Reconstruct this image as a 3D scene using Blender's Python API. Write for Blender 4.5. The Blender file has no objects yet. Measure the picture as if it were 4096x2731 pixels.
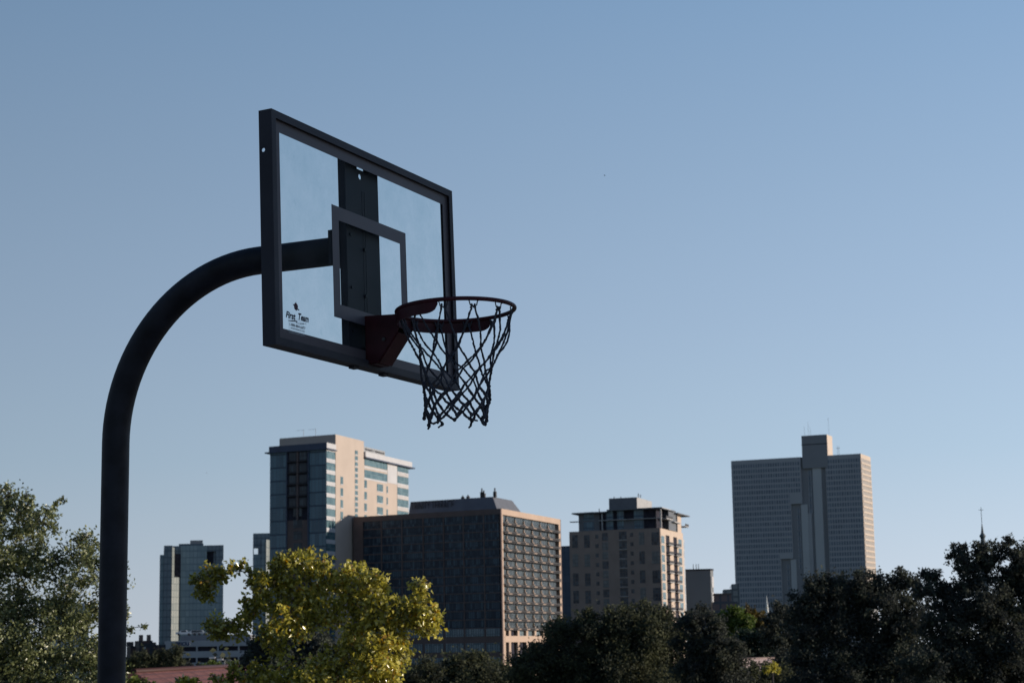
import bpy, bmesh, math, random
import numpy as np
from math import sin, cos, tan, pi, radians, atan2, sqrt
from mathutils import Vector, Matrix
random.seed(7); RNG = np.random.default_rng(11)
SC = bpy.context.scene; COL = SC.collection

# ------------------------------------------------------------------ camera (solved from the hoop's known sizes)
FPX, PITCH, ROLL, EYE, YAW = 7433.5, .1636, .0169, 1.7002, 1.1256
FW = Vector((0, cos(PITCH), sin(PITCH))); UP0 = Vector((0, -sin(PITCH), cos(PITCH))); RX0 = Vector((1, 0, 0))
RX = RX0*cos(ROLL) - UP0*sin(ROLL); UP = UP0*cos(ROLL) + RX0*sin(ROLL)
CAMP = Vector((0, 0, EYE))
cam = bpy.data.cameras.new('camera'); camo = bpy.data.objects.new('camera', cam); COL.objects.link(camo)
camo.matrix_world = Matrix.Translation(CAMP) @ Matrix((RX, UP, -FW)).transposed().to_4x4()
cam.sensor_width = 36; cam.lens = FPX/4096*36; cam.clip_start = .1; cam.clip_end = 20000
cam.dof.use_dof = True; cam.dof.focus_distance = 7.3; cam.dof.aperture_fstop = 11
SC.camera = camo
def ray(x, y): return FW + RX*((x-2048)/FPX) - UP*((y-1365.5)/FPX)
def at(x, y, d): r = ray(x, y); return CAMP + r*(d/r.y)          # point seen at photo pixel x,y standing d metres north
def pr(P): d = Vector(P)-CAMP; w = d.dot(FW); return 2048+FPX*d.dot(RX)/w, 1365.5-FPX*d.dot(UP)/w
K = 1.7415                                                       # 2352 px view -> 4096 px photo
def atT(x, y, d): return at(x*K, y*K, d)

# ------------------------------------------------------------------ materials
def nt(name):
    m = bpy.data.materials.new(name); m.use_nodes = True; n = m.node_tree
    for x in list(n.nodes): n.nodes.remove(x)
    o = n.nodes.new('ShaderNodeOutputMaterial'); return m, n, o
def N(n, t, **k):
    x = n.nodes.new(t)
    for a, b in k.items():
        if a.startswith('i_'): x.inputs[int(a[2:])].default_value = b
        else: setattr(x, a, b)
    return x
def c4(c): return (c[0], c[1], c[2], 1)
def mat(name, col, rough=.6, spec=.3, var=.12, scale=3., metal=0, bump=0, col2=None):
    m, n, o = nt(name); b = N(n, 'ShaderNodeBsdfPrincipled')
    tc = N(n, 'ShaderNodeTexCoord'); no = N(n, 'ShaderNodeTexNoise'); no.inputs['Scale'].default_value = scale; no.inputs['Detail'].default_value = 6
    n.links.new(tc.outputs['Object'], no.inputs['Vector'])
    r = N(n, 'ShaderNodeValToRGB'); c2 = col2 or [v*(1-var) for v in col]
    r.color_ramp.elements[0].color = c4(c2); r.color_ramp.elements[0].position = .35
    r.color_ramp.elements[1].color = c4([v*(1+var*.6) for v in col]); r.color_ramp.elements[1].position = .65
    n.links.new(no.outputs['Fac'], r.inputs['Fac']); n.links.new(r.outputs['Color'], b.inputs['Base Color'])
    b.inputs['Roughness'].default_value = rough; b.inputs['Specular IOR Level'].default_value = spec; b.inputs['Metallic'].default_value = metal
    if bump:
        bp = N(n, 'ShaderNodeBump'); bp.inputs['Strength'].default_value = bump; bp.inputs['Distance'].default_value = .01
        n.links.new(no.outputs['Fac'], bp.inputs['Height']); n.links.new(bp.outputs['Normal'], b.inputs['Normal'])
    n.links.new(b.outputs['BSDF'], o.inputs['Surface']); return m
def mth(n, op, a, b=None, c=None):
    x = N(n, 'ShaderNodeMath', operation=op)
    for i, v in enumerate((a, b, c)):
        if v is None: continue
        if isinstance(v, (int, float)): x.inputs[i].default_value = v
        else: n.links.new(v, x.inputs[i])
    return x.outputs[0]
def gridmat(name, ca, cb, cm, pw, ph, mw, mh, rough=.2, spec=.5, u0=0., v0=0., bias=1., mrough=.6):
    """panes pw x ph metres in facade coordinates (UV), each pane between ca and cb, separated by mw / mh wide bars of cm"""
    m, n, o = nt(name); b = N(n, 'ShaderNodeBsdfPrincipled'); tc = N(n, 'ShaderNodeTexCoord'); sp = N(n, 'ShaderNodeSeparateXYZ')
    n.links.new(tc.outputs['UV'], sp.inputs[0])
    U = mth(n, 'DIVIDE', mth(n, 'ADD', sp.outputs[0], 1000*pw+u0), pw); V = mth(n, 'DIVIDE', mth(n, 'ADD', sp.outputs[1], 1000*ph+v0), ph)
    fu = mth(n, 'FRACT', U); fv = mth(n, 'FRACT', V)
    bar = mth(n, 'MAXIMUM', mth(n, 'LESS_THAN', fu, mw/pw), mth(n, 'LESS_THAN', fv, mh/ph))
    cx = N(n, 'ShaderNodeCombineXYZ'); n.links.new(mth(n, 'FLOOR', U), cx.inputs[0]); n.links.new(mth(n, 'FLOOR', V), cx.inputs[1])
    oi = N(n, 'ShaderNodeObjectInfo'); n.links.new(oi.outputs['Random'], cx.inputs[2])
    wn = N(n, 'ShaderNodeTexWhiteNoise', noise_dimensions='3D'); n.links.new(cx.outputs[0], wn.inputs['Vector'])
    f = mth(n, 'POWER', wn.outputs['Value'], bias)
    mx = N(n, 'ShaderNodeMix', data_type='RGBA'); mx.inputs['A'].default_value = c4(ca); mx.inputs['B'].default_value = c4(cb); n.links.new(f, mx.inputs['Factor'])
    m2 = N(n, 'ShaderNodeMix', data_type='RGBA'); n.links.new(bar, m2.inputs['Factor']); n.links.new(mx.outputs['Result'], m2.inputs['A']); m2.inputs['B'].default_value = c4(cm)
    n.links.new(m2.outputs['Result'], b.inputs['Base Color'])
    n.links.new(mth(n, 'MULTIPLY_ADD', bar, mrough-rough, rough), b.inputs['Roughness'])
    n.links.new(mth(n, 'MULTIPLY_ADD', bar, .2-spec, spec), b.inputs['Specular IOR Level'])
    n.links.new(b.outputs['BSDF'], o.inputs['Surface']); return m
def leafmat(name, stops, trans=.35, rough=.45, spec=.4, tgain=1.6):
    m, n, o = nt(name); b = N(n, 'ShaderNodeBsdfPrincipled'); at_ = N(n, 'ShaderNodeAttribute', attribute_name='tint')
    r = N(n, 'ShaderNodeValToRGB'); e = r.color_ramp.elements
    while len(e) < len(stops): e.new(.5)
    for i, (p, c) in enumerate(stops): e[i].position = p; e[i].color = c4(c)
    n.links.new(at_.outputs['Fac'], r.inputs['Fac']); n.links.new(r.outputs['Color'], b.inputs['Base Color'])
    b.inputs['Roughness'].default_value = rough; b.inputs['Specular IOR Level'].default_value = spec
    t = N(n, 'ShaderNodeBsdfTranslucent'); hs = N(n, 'ShaderNodeHueSaturation'); hs.inputs['Value'].default_value = tgain; hs.inputs['Saturation'].default_value = 1.1
    n.links.new(r.outputs['Color'], hs.inputs['Color']); n.links.new(hs.outputs['Color'], t.inputs['Color'])
    mx = N(n, 'ShaderNodeMixShader'); mx.inputs[0].default_value = trans
    n.links.new(b.outputs['BSDF'], mx.inputs[1]); n.links.new(t.outputs['BSDF'], mx.inputs[2]); n.links.new(mx.outputs[0], o.inputs['Surface']); return m

# ------------------------------------------------------------------ mesh helpers
class MB:
    def __init__(s): s.v = []; s.f = []; s.uv = []; s.sm = []
    def quad(s, p, uv=None, smooth=False):
        b = len(s.v); s.v += [tuple(q) for q in p]; s.f.append(tuple(range(b, b+len(p)))); s.uv += (uv or [(0, 0)]*len(p)); s.sm.append(smooth)
    def box(s, M, a0, a1, b0, b1, c0, c1):
        """M maps (a,b,c) to world"""
        if a0 > a1: a0, a1 = a1, a0
        if b0 > b1: b0, b1 = b1, b0
        if c0 > c1: c0, c1 = c1, c0
        for q, w in (([(a0,b0,c0),(a1,b0,c0),(a1,b0,c1),(a0,b0,c1)], (0,2)), ([(a1,b1,c0),(a0,b1,c0),(a0,b1,c1),(a1,b1,c1)], (0,2)),
                     ([(a0,b1,c0),(a0,b0,c0),(a0,b0,c1),(a0,b1,c1)], (1,2)), ([(a1,b0,c0),(a1,b1,c0),(a1,b1,c1),(a1,b0,c1)], (1,2)),
                     ([(a0,b0,c1),(a1,b0,c1),(a1,b1,c1),(a0,b1,c1)], (0,1)), ([(a0,b1,c0),(a1,b1,c0),(a1,b0,c0),(a0,b0,c0)], (0,1))):
            s.quad([M(*p) for p in q], [(p[w[0]], p[w[1]]) for p in q])
    def tube(s, pts, rad, sides=8, caps=True, smooth=True):
        pts = [Vector(p) for p in pts]; n = len(pts)
        if not hasattr(rad, '__len__'): rad = [rad]*n
        base = len(s.v); ref = None
        for i, p in enumerate(pts):
            t = (pts[min(i+1, n-1)]-pts[max(i-1, 0)])
            if t.length < 1e-9: t = Vector((0, 0, 1))
            t.normalize()
            if ref is None:
                ref = t.orthogonal().normalized()
            ref = (ref - t*ref.dot(t))
            if ref.length < 1e-6: ref = t.orthogonal()
            ref.normalize(); bn = t.cross(ref)
            for k in range(sides):
                a = 2*pi*k/sides; s.v.append(tuple(p+(ref*cos(a)+bn*sin(a))*rad[i]))
        for i in range(n-1):
            for k in range(sides):
                k2 = (k+1) % sides; a = base+i*sides
                s.f.append((a+k, a+k2, a+sides+k2, a+sides+k)); s.uv += [(0, 0)]*4; s.sm.append(smooth)
        if caps:
            s.f.append(tuple(base+k for k in reversed(range(sides)))); s.uv += [(0, 0)]*sides; s.sm.append(False)
            s.f.append(tuple(base+(n-1)*sides+k for k in range(sides))); s.uv += [(0, 0)]*sides; s.sm.append(False)
    def prism(s, poly, off):
        """poly: list of world points, extruded by vector off"""
        off = Vector(off); a = [Vector(p) for p in poly]; b = [p+off for p in a]; n = len(a)
        s.quad(a); s.quad(list(reversed(b)))
        for i in range(n): j = (i+1) % n; s.quad([a[j], a[i], b[i], b[j]])
    def ball(s, c, r, n=6):
        c = Vector(c); pts = [c+Vector((0, 0, -r*cos(pi*i/n))) for i in range(n+1)]
        s.tube(pts, [max(r*sin(pi*i/n), r*.02) for i in range(n+1)], n+1)
    def build(s, name, m, parent=None, loc=None):
        me = bpy.data.meshes.new(name); off = Vector(loc) if loc is not None else Vector((0, 0, 0))
        me.from_pydata([(x-off.x, y-off.y, z-off.z) for x, y, z in s.v] if loc is not None else s.v, [], s.f)
        uv = me.uv_layers.new(name='UVMap'); uv.data.foreach_set('uv', [c for p in s.uv for c in p])
        me.polygons.foreach_set('use_smooth', s.sm); me.validate(); me.update()
        bm = bmesh.new(); bm.from_mesh(me); bmesh.ops.recalc_face_normals(bm, faces=bm.faces); bm.to_mesh(me); bm.free()
        me.materials.append(m); o = bpy.data.objects.new(name, me); COL.objects.link(o)
        if loc is not None: o.location = loc
        if parent:
            o.parent = parent
            if loc is None or True:
                bpy_parent_fix(o, parent)
        return o
WORLD = {}
def bpy_parent_fix(o, parent):
    # parents are only ever translated: keep the child where it was built
    o.location = Vector(o.location) - WORLD.get(parent.name, Vector((0, 0, 0)))
    WORLD[o.name] = Vector(WORLD.get(parent.name, (0, 0, 0))) + o.location
def tag(o, label=None, cat=None, group=None, kind=None):
    if label: o['label'] = label
    if cat: o['category'] = cat
    if group: o['group'] = group
    if kind: o['kind'] = kind
    return o
def thing(name, label, cat, loc, group=None):
    o = bpy.data.objects.new(name, None); COL.objects.link(o); o.location = loc; WORLD[o.name] = Vector(loc)
    o.empty_display_size = .3; return tag(o, label, cat, group)
ID = lambda a, b, c: Vector((a, b, c))
def text_mesh(body, size, shear=0., bold=0., sx=1.):
    cu = bpy.data.curves.new('t', 'FONT'); cu.body = body; cu.size = size; cu.shear = shear; cu.offset = bold; cu.resolution_u = 3
    cu.align_x = 'LEFT'; o = bpy.data.objects.new('t', cu); COL.objects.link(o); bpy.context.view_layer.update()
    me = bpy.data.meshes.new_from_object(o.evaluated_get(bpy.context.evaluated_depsgraph_get()))
    vs = [(v.co.x*sx, v.co.y) for v in me.vertices]; fs = [tuple(p.vertices) for p in me.polygons]
    bpy.data.objects.remove(o); bpy.data.curves.remove(cu); bpy.data.meshes.remove(me); return vs, fs
def text_part(body, name, m, parent, M, x0, x1, y0, y1, shear=0., bold=0., warp=None, thick=0):
    """fit text into the rectangle x0..x1,y0..y1 of the plane M(x,y)"""
    vs, fs = text_mesh(body, 1., shear, bold); xs = [v[0] for v in vs]; ys = [v[1] for v in vs]
    a, b, c, d = min(xs), max(xs), min(ys), max(ys); mb = MB()
    P = [((v[0]-a)/(b-a)*(x1-x0)+x0, (v[1]-c)/(d-c)*(y1-y0)+y0) for v in vs]
    if warp: P = [warp(*p) for p in P]
    nv = len(P); k = 0
    for dx, dy in (((0, 0),) if not thick else ((0, 0), (thick, 0), (-thick, 0), (0, thick), (0, -thick))):
        off = (M(0, 0)-M(1, 0)).cross(M(0, 0)-M(0, 1)).normalized()*(k*.0001)
        mb.v += [tuple(M(p[0]+dx, p[1]+dy)+off) for p in P]; mb.f += [tuple(i+k*nv for i in f) for f in fs]; k += 1
    mb.uv = [(0, 0)]*sum(len(f) for f in mb.f); mb.sm = [False]*len(mb.f)
    return mb.build(name, m, parent)

# ------------------------------------------------------------------ world and sun
SUN_AZ, SUN_EL = -2., 10.5          # azimuth measured from +X towards +Y
SKY_STRENGTH, SUN_STRENGTH = .1, 5.0
w = bpy.data.worlds.new('World'); SC.world = w; w.use_nodes = True; wn = w.node_tree
for x in list(wn.nodes): wn.nodes.remove(x)
sky = wn.nodes.new('ShaderNodeTexSky'); sky.sky_type = 'NISHITA'; sky.sun_disc = False
sky.sun_elevation = radians(SUN_EL); sky.sun_rotation = radians(90-SUN_AZ); sky.air_density = 1.0; sky.dust_density = 1.2; sky.ozone_density = 2.0; sky.altitude = 200
hs = wn.nodes.new('ShaderNodeHueSaturation'); hs.inputs['Saturation'].default_value = .8
def lin(r, g, b): return tuple(((v/255+.055)/1.055)**2.4 if v/255 > .04045 else v/255/12.92 for v in (r, g, b))
# clear hazy late-day sky: the physical sky pulled towards measured haze colours by elevation, brighter on the sun's side
wtc = wn.nodes.new('ShaderNodeTexCoord'); wsp = wn.nodes.new('ShaderNodeSeparateXYZ'); wn.links.new(wtc.outputs['Generated'], wsp.inputs[0])
wr = wn.nodes.new('ShaderNodeValToRGB'); wn.links.new(wsp.outputs[2], wr.inputs['Fac'])
SKY = [(0, (203, 213, 226)), (.04, (189, 204, 221)), (.10, (169, 192, 214)), (.17, (156, 180, 207)), (.25, (142, 169, 199)), (.34, (125, 157, 192)), (.6, (70, 104, 150)), (1, (42, 70, 116))]
we = wr.color_ramp.elements
while len(we) < len(SKY): we.new(.5)
for i, (p_, c_) in enumerate(SKY): we[i].position = p_; we[i].color = c4(lin(*c_))
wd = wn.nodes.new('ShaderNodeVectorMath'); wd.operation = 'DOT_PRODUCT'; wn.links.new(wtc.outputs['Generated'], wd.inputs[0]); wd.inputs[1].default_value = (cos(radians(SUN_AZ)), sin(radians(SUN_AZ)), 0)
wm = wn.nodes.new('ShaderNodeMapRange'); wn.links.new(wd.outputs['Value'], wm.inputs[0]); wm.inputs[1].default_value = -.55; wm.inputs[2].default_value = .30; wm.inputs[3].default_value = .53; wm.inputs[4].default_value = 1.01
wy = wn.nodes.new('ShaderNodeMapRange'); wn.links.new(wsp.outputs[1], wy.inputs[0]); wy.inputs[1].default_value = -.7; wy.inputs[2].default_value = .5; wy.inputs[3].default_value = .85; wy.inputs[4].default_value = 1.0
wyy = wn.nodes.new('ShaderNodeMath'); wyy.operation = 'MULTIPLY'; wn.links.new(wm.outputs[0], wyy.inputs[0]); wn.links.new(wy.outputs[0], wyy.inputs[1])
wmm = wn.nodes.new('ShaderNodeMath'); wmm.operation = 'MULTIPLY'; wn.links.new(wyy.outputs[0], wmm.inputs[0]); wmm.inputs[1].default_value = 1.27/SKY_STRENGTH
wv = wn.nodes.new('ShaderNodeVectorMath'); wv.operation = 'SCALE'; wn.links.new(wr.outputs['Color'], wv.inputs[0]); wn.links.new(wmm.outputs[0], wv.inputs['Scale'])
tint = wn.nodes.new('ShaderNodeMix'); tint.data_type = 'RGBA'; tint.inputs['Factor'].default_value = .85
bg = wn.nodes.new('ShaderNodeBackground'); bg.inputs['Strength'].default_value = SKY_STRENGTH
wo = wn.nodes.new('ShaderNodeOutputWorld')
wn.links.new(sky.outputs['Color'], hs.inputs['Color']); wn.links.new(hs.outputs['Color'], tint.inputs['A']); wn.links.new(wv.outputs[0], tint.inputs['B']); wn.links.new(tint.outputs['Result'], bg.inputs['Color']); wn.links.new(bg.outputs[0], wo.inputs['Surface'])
sd = Vector((cos(radians(SUN_EL))*cos(radians(SUN_AZ)), cos(radians(SUN_EL))*sin(radians(SUN_AZ)), sin(radians(SUN_EL))))
sl = bpy.data.lights.new('sun', 'SUN'); sl.energy = SUN_STRENGTH; sl.angle = radians(.53); sl.color = (1, .86, .72)
so = bpy.data.objects.new('sun', sl); COL.objects.link(so); so.rotation_euler = (-sd).to_track_quat('-Z', 'Y').to_euler(); so.location = (30, 10, 40)

# ------------------------------------------------------------------ ground
def sstep(a, b, x): t = min(1, max(0, (x-a)/(b-a))); return t*t*(3-2*t)
def gz(x, y): return -7.5*sstep(18, 75, y) + (.25*sin(x*.07)*cos(y*.05) if 20 < y < 400 else 0)
mb = MB(); xs = sorted(set([-6000, -3000, -1500, -800, -400]+list(range(-200, 201, 10))+[400, 800, 1500, 3000, 6000]))
ys = [-300, -100, -50, -20]+list(range(-10, 120, 5))+list(range(120, 420, 20))+[500, 700, 1000, 1600, 3000, 6000, 9000]
mb.v = [(x, y, gz(x, y)) for y in ys for x in xs]; nx = len(xs)
for j in range(len(ys)-1):
    for i in range(nx-1):
        a = j*nx+i; mb.f.append((a, a+1, a+nx+1, a+nx)); mb.uv += [(0, 0)]*4; mb.sm.append(True)
tag(mb.build('ground', mat('grass_ground', (.07, .085, .035), .95, .1, .4, .6, col2=(.035, .045, .02))), kind='structure')
mb = MB(); mb.box(ID, -14, 6, -3, 17, -.2, .012)
tag(mb.build('court', mat('court_concrete', (.25, .24, .23), .85, .2, .15, 1.5, bump=.2)), kind='structure')

# ------------------------------------------------------------------ basketball hoop
TL = .0274
hn0 = Vector((sin(YAW), -cos(YAW), 0)); hu = Vector((cos(YAW), sin(YAW), 0)); Z = Vector((0, 0, 1))
hn = hn0*cos(TL) + Z*sin(TL); hv = Z*cos(TL) - hn0*sin(TL); RIM = Vector((-.2237, 7.324, 3.048))
def B(a, b, c): return RIM + hu*a + hn*b + hv*c                  # a along the board, b out of it, c up
LIP, GL = -.3751, -.3751-.0128; HWD = .7436; ZB, ZT = 2.8403-3.048, 2.8403+.9098-3.048
def on_glass(x, y):
    d = ray(x, y); t = (B(0, GL, 0)-CAMP).dot(hn)/d.dot(hn); P = CAMP+d*t-RIM; return P.dot(hu), P.dot(hv)
m_pole = mat('black_pole_paint', (.014, .016, .023), .55, .22, .45, 9)
m_frame = mat('grey_steel_frame', (.034, .036, .046), .6, .22, .15, 4)
m_border = mat('dull_white_ceramic_border', (.082, .075, .086), .5, .25, .08, 3)
m_target = m_border
m_mount = mat('black_steel_mount', (.012, .014, .022), .6, .2, .2, 5)
m_rim = mat('dark_red_rim_paint', (.046, .009, .013), .5, .2, .3, 12)
m_wire = mat('dark_steel_wire', (.03, .028, .03), .4, .4, .1, 20)
m_net = mat('grey_nylon_rope', (.055, .060, .075), .9, .1, .35, 90, bump=.6)
m_ink = mat('navy_sticker_ink', (.012, .012, .03), .5, .3, .05, 3)
m_redink = mat('dark_red_sticker_ink', (.10, .008, .012), .5, .3, .3, 60)
base = RIM - hn0*1.670; base.z = 0
hoop = thing('basketball_hoop', 'dark gooseneck basketball hoop with clear glass backboard, red rim and rope net', 'basketball hoop', base)
# gooseneck pole
R0 = .735; zt = 3.342; pts = [base, base+Z*1.3, base+Z*(zt-R0)]
for i in range(1, 29):
    a = pi/2*i/28; pts.append(base + hn0*(R0*(1-cos(a))) + Z*(zt-R0+R0*sin(a)))
endp = RIM - hn0*.535; endp.z = zt; pts.append(endp)
mb = MB(); mb.tube(pts, .0592, 40); pole = mb.build('pole', m_pole, hoop)
mb = MB(); mb.tube([base, base+Z*.03], .14, 24); 
for k in range(4): a = k*pi/2+.7; mb.tube([base+Vector((cos(a), sin(a), 0))*.11+Z*.03, base+Vector((cos(a), sin(a), 0))*.11+Z*.055], .013, 6, smooth=False)
mb.build('base_flange', m_pole, hoop)
# backboard: glass > frame, border, target square, stickers
m_glass, n, o = nt('clear_smudged_glass')
tc = N(n, 'ShaderNodeTexCoord'); no = N(n, 'ShaderNodeTexNoise'); no.inputs['Scale'].default_value = 3.2; no.inputs['Detail'].default_value = 9; no.inputs['Roughness'].default_value = .68
n.links.new(tc.outputs['Object'], no.inputs['Vector'])
r1 = N(n, 'ShaderNodeMapRange'); r1.inputs[1].default_value = .35; r1.inputs[2].default_value = .7; r1.inputs[3].default_value = .0; r1.inputs[4].default_value = .02; n.links.new(no.outputs['Fac'], r1.inputs[0])
no2 = N(n, 'ShaderNodeTexNoise'); no2.inputs['Scale'].default_value = 26; no2.inputs['Detail'].default_value = 3; n.links.new(tc.outputs['Object'], no2.inputs['Vector'])
r2 = N(n, 'ShaderNodeMapRange'); r2.inputs[1].default_value = .66; r2.inputs[2].default_value = .76; r2.inputs[3].default_value = 1; r2.inputs[4].default_value = .45; n.links.new(no2.outputs['Fac'], r2.inputs[0])
no3 = N(n, 'ShaderNodeTexNoise'); no3.inputs['Scale'].default_value = 7; no3.inputs['Detail'].default_value = 10; no3.inputs['Roughness'].default_value = .75; n.links.new(tc.outputs['Object'], no3.inputs['Vector'])
r3 = N(n, 'ShaderNodeMapRange'); r3.inputs[1].default_value = .4; r3.inputs[2].default_value = .68; r3.inputs[3].default_value = 1; r3.inputs[4].default_value = .35; n.links.new(no3.outputs['Fac'], r3.inputs[0])
r2o = mth(n, 'MULTIPLY', r2.outputs[0], r3.outputs[0])
tr = N(n, 'ShaderNodeBsdfTransparent'); tcx = N(n, 'ShaderNodeMix', data_type='RGBA'); tcx.inputs['A'].default_value = (.76, .86, .86, 1); tcx.inputs['B'].default_value = (.97, 1.0, .98, 1); n.links.new(r2o, tcx.inputs['Factor']); n.links.new(tcx.outputs['Result'], tr.inputs['Color'])
df = N(n, 'ShaderNodeBsdfDiffuse'); df.inputs['Color'].default_value = (.75, .82, .86, 1); tl_ = N(n, 'ShaderNodeBsdfTranslucent'); tl_.inputs['Color'].default_value = (.85, .93, .95, 1)
ms0 = N(n, 'ShaderNodeMixShader'); ms0.inputs[0].default_value = .6; n.links.new(df.outputs[0], ms0.inputs[1]); n.links.new(tl_.outputs[0], ms0.inputs[2])
ms = N(n, 'ShaderNodeMixShader'); n.links.new(r1.outputs[0], ms.inputs[0]); n.links.new(tr.outputs[0], ms.inputs[1]); n.links.new(ms0.outputs[0], ms.inputs[2])
gl = N(n, 'ShaderNodeBsdfGlossy'); gl.inputs['Roughness'].default_value = .03
fr = N(n, 'ShaderNodeFresnel'); fr.inputs['IOR'].default_value = 1.45
ms2 = N(n, 'ShaderNodeMixShader'); n.links.new(mth(n, 'MULTIPLY', fr.outputs[0], .06), ms2.inputs[0]); n.links.new(ms.outputs[0], ms2.inputs[1]); n.links.new(gl.outputs[0], ms2.inputs[2])
n.links.new(ms2.outputs[0], o.inputs['Surface'])
mb = MB(); mb.quad([B(-HWD+.006, GL-.004, ZB+.006), B(HWD-.006, GL-.004, ZB+.006), B(HWD-.006, GL-.004, ZT-.006), B(-HWD+.006, GL-.004, ZT-.006)])
glass = mb.build('backboard', m_glass, hoop)
def frame_ring(mb, w0, b0, b1, ow=HWD, zb=ZB, zt_=ZT, wl=None):
    mb.box(B, -ow, ow, b0, b1, zt_-w0, zt_); mb.box(B, -ow, ow, b0, b1, zb, zb+w0)
    mb.box(B, -ow, -ow+w0, b0, b1, zb+w0, zt_-w0); mb.box(B, ow-w0, ow, b0, b1, zb+w0, zt_-w0)
DEP = .058
mb = MB(); T = .0035
# outer skin (thin sheet, drilled on its left side), front lip, back lip
mb.box(B, -HWD, HWD, LIP-DEP, LIP, ZT-T, ZT); mb.box(B, -HWD, HWD, LIP-DEP, LIP, ZB, ZB+T); mb.box(B, HWD-T, HWD, LIP-DEP, LIP, ZB+T, ZT-T)
hb, hc = LIP-DEP*.5, None
# drilled side sheet: hole centre found on the side plane
d_ = ray(1053, 600); t_ = (B(-HWD, 0, 0)-CAMP).dot(hu)/d_.dot(hu); q_ = CAMP+d_*t_-RIM; hb, hc = q_.dot(hn), q_.dot(hv); hb = min(max(hb, LIP-DEP+.012), LIP-.012)
def holed(mb, MM, x0, x1, y0, y1, cx, cy, r, n=24, th=None, rx=None):
    """flat sheet in plane MM(x,y,t), t=0 and t=th, with a round hole"""
    rx = rx or r
    ang = sorted(set([2*pi*i/n for i in range(n)]+[atan2(y-cy, x-cx) % (2*pi) for x in (x0, x1) for y in (y0, y1)]))
    def outer(a):
        c, s_ = cos(a), sin(a); k = 1e9
        if c > 1e-9: k = min(k, (x1-cx)/c)
        if c < -1e-9: k = min(k, (x0-cx)/c)
        if s_ > 1e-9: k = min(k, (y1-cy)/s_)
        if s_ < -1e-9: k = min(k, (y0-cy)/s_)
        return cx+k*c, cy+k*s_
    for i, a in enumerate(ang):
        b = ang[(i+1) % len(ang)]; o1, o2 = outer(a), outer(b); i1 = (cx+rx*cos(a), cy+r*sin(a)); i2 = (cx+rx*cos(b), cy+r*sin(b))
        for t in (0, th): mb.quad([MM(*i1, t), MM(*o1, t), MM(*o2, t), MM(*i2, t)])
        mb.quad([MM(*i1, 0), MM(*i2, 0), MM(*i2, th), MM(*i1, th)]); mb.quad([MM(*o1, 0), MM(*o2, 0), MM(*o2, th), MM(*o1, th)])
holed(mb, lambda x, y, t: B(-HWD+t, x, y), LIP-DEP, LIP, ZB+T, ZT-T, hb, hc, .0078, th=T)
lip = .030
def rim_strip(mb, w0, b0, b1):
    e = T+.0005
    mb.box(B, -HWD+e, HWD-e, b0, b1, ZT-w0, ZT-e); mb.box(B, -HWD+e, HWD-e, b0, b1, ZB+e, ZB+w0)
    mb.box(B, -HWD+e, -HWD+w0, b0, b1, ZB+w0, ZT-w0); mb.box(B, HWD-w0, HWD-e, b0, b1, ZB+w0, ZT-w0)
rim_strip(mb, lip, LIP-.004, LIP)
rim_strip(mb, .012, LIP-DEP+.001, LIP-DEP+.004)
fr_ = mb.build('frame', m_frame, glass)
bv = fr_.modifiers.new('bevel', 'BEVEL'); bv.width = .0014; bv.segments = 2; bv.limit_method = 'ANGLE'; bv.angle_limit = radians(50)
for a in (-.12, .12): mb = MB(); mb.box(B, a-.02, a+.02, LIP-.045, LIP-.02, ZB-.010, ZB-.0005); mb.build('frame_tab', m_frame, glass)
# printed border on the glass
mb = MB(); il, it, ib = .0729, .0756, .0712; g = GL-.0015; e = .006
mb.box(B, -HWD+e, HWD-e, g, g+.001, ZT-it, ZT-e); mb.box(B, -HWD+e, HWD-e, g, g+.001, ZB+e, ZB+ib)
mb.box(B, -HWD+e, -HWD+il, g, g+.001, ZB+ib, ZT-it); mb.box(B, HWD-il, HWD-e, g, g+.001, ZB+ib, ZT-it)
mb.build('border_line', m_border, glass)
mb = MB(); tz0 = 3.0152-3.048; tz1 = tz0+.4572; tw = .3048; ta = .0106; l_ = .056; lb = .052
mb.box(B, ta-tw, ta+tw, g, g+.001, tz1-l_, tz1); mb.box(B, ta-tw, ta+tw, g, g+.001, tz0, tz0+l_)
mb.box(B, ta-tw, ta-tw+lb, g, g+.001, tz0+l_, tz1-l_); mb.box(B, ta+tw-lb, ta+tw, g, g+.001, tz0+l_, tz1-l_)
mb.build('target_square', m_target, glass)
# stickers, placed where they sit on the glass
def crop3(x, y): return on_glass(1000+x/5.2275, 1100+y/5.2275)
GM = lambda x, y: B(x, GL+.0012, y)
p0, p1 = crop3(727, 890), crop3(1198, 945); q0 = crop3(727, 745)
text_part('First', 'brand_lettering', m_ink, glass, GM, crop3(727, 0)[0], crop3(928, 0)[0], crop3(727, 880)[1], crop3(727, 745)[1], .25, .02, lambda x, y: (x, y+random.uniform(-.0006, .0006)), .0010)
text_part('Team', 'brand_lettering', m_ink, glass, GM, crop3(985, 0)[0], crop3(1198, 0)[0], crop3(985, 930)[1], crop3(985, 790)[1], .25, .02, lambda x, y: (x, y+random.uniform(-.0006, .0006)), .0010)
text_part('1-888-884-6677', 'phone_number', m_ink, glass, GM, crop3(800, 0)[0], crop3(1130, 0)[0], crop3(800, 1048)[1], crop3(800, 992)[1], 0, .03)
text_part('www.firstteaminc.com', 'web_address', m_ink, glass, GM, crop3(822, 0)[0], crop3(1115, 0)[0], crop3(822, 1112)[1], crop3(822, 1072)[1], 0, .014)
mb = MB(); S_ = [crop3(*p) for p in ((795, 950), (860, 957), (930, 960), (985, 975), (962, 992), (975, 1008), (1040, 1015), (1135, 1020))]
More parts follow.
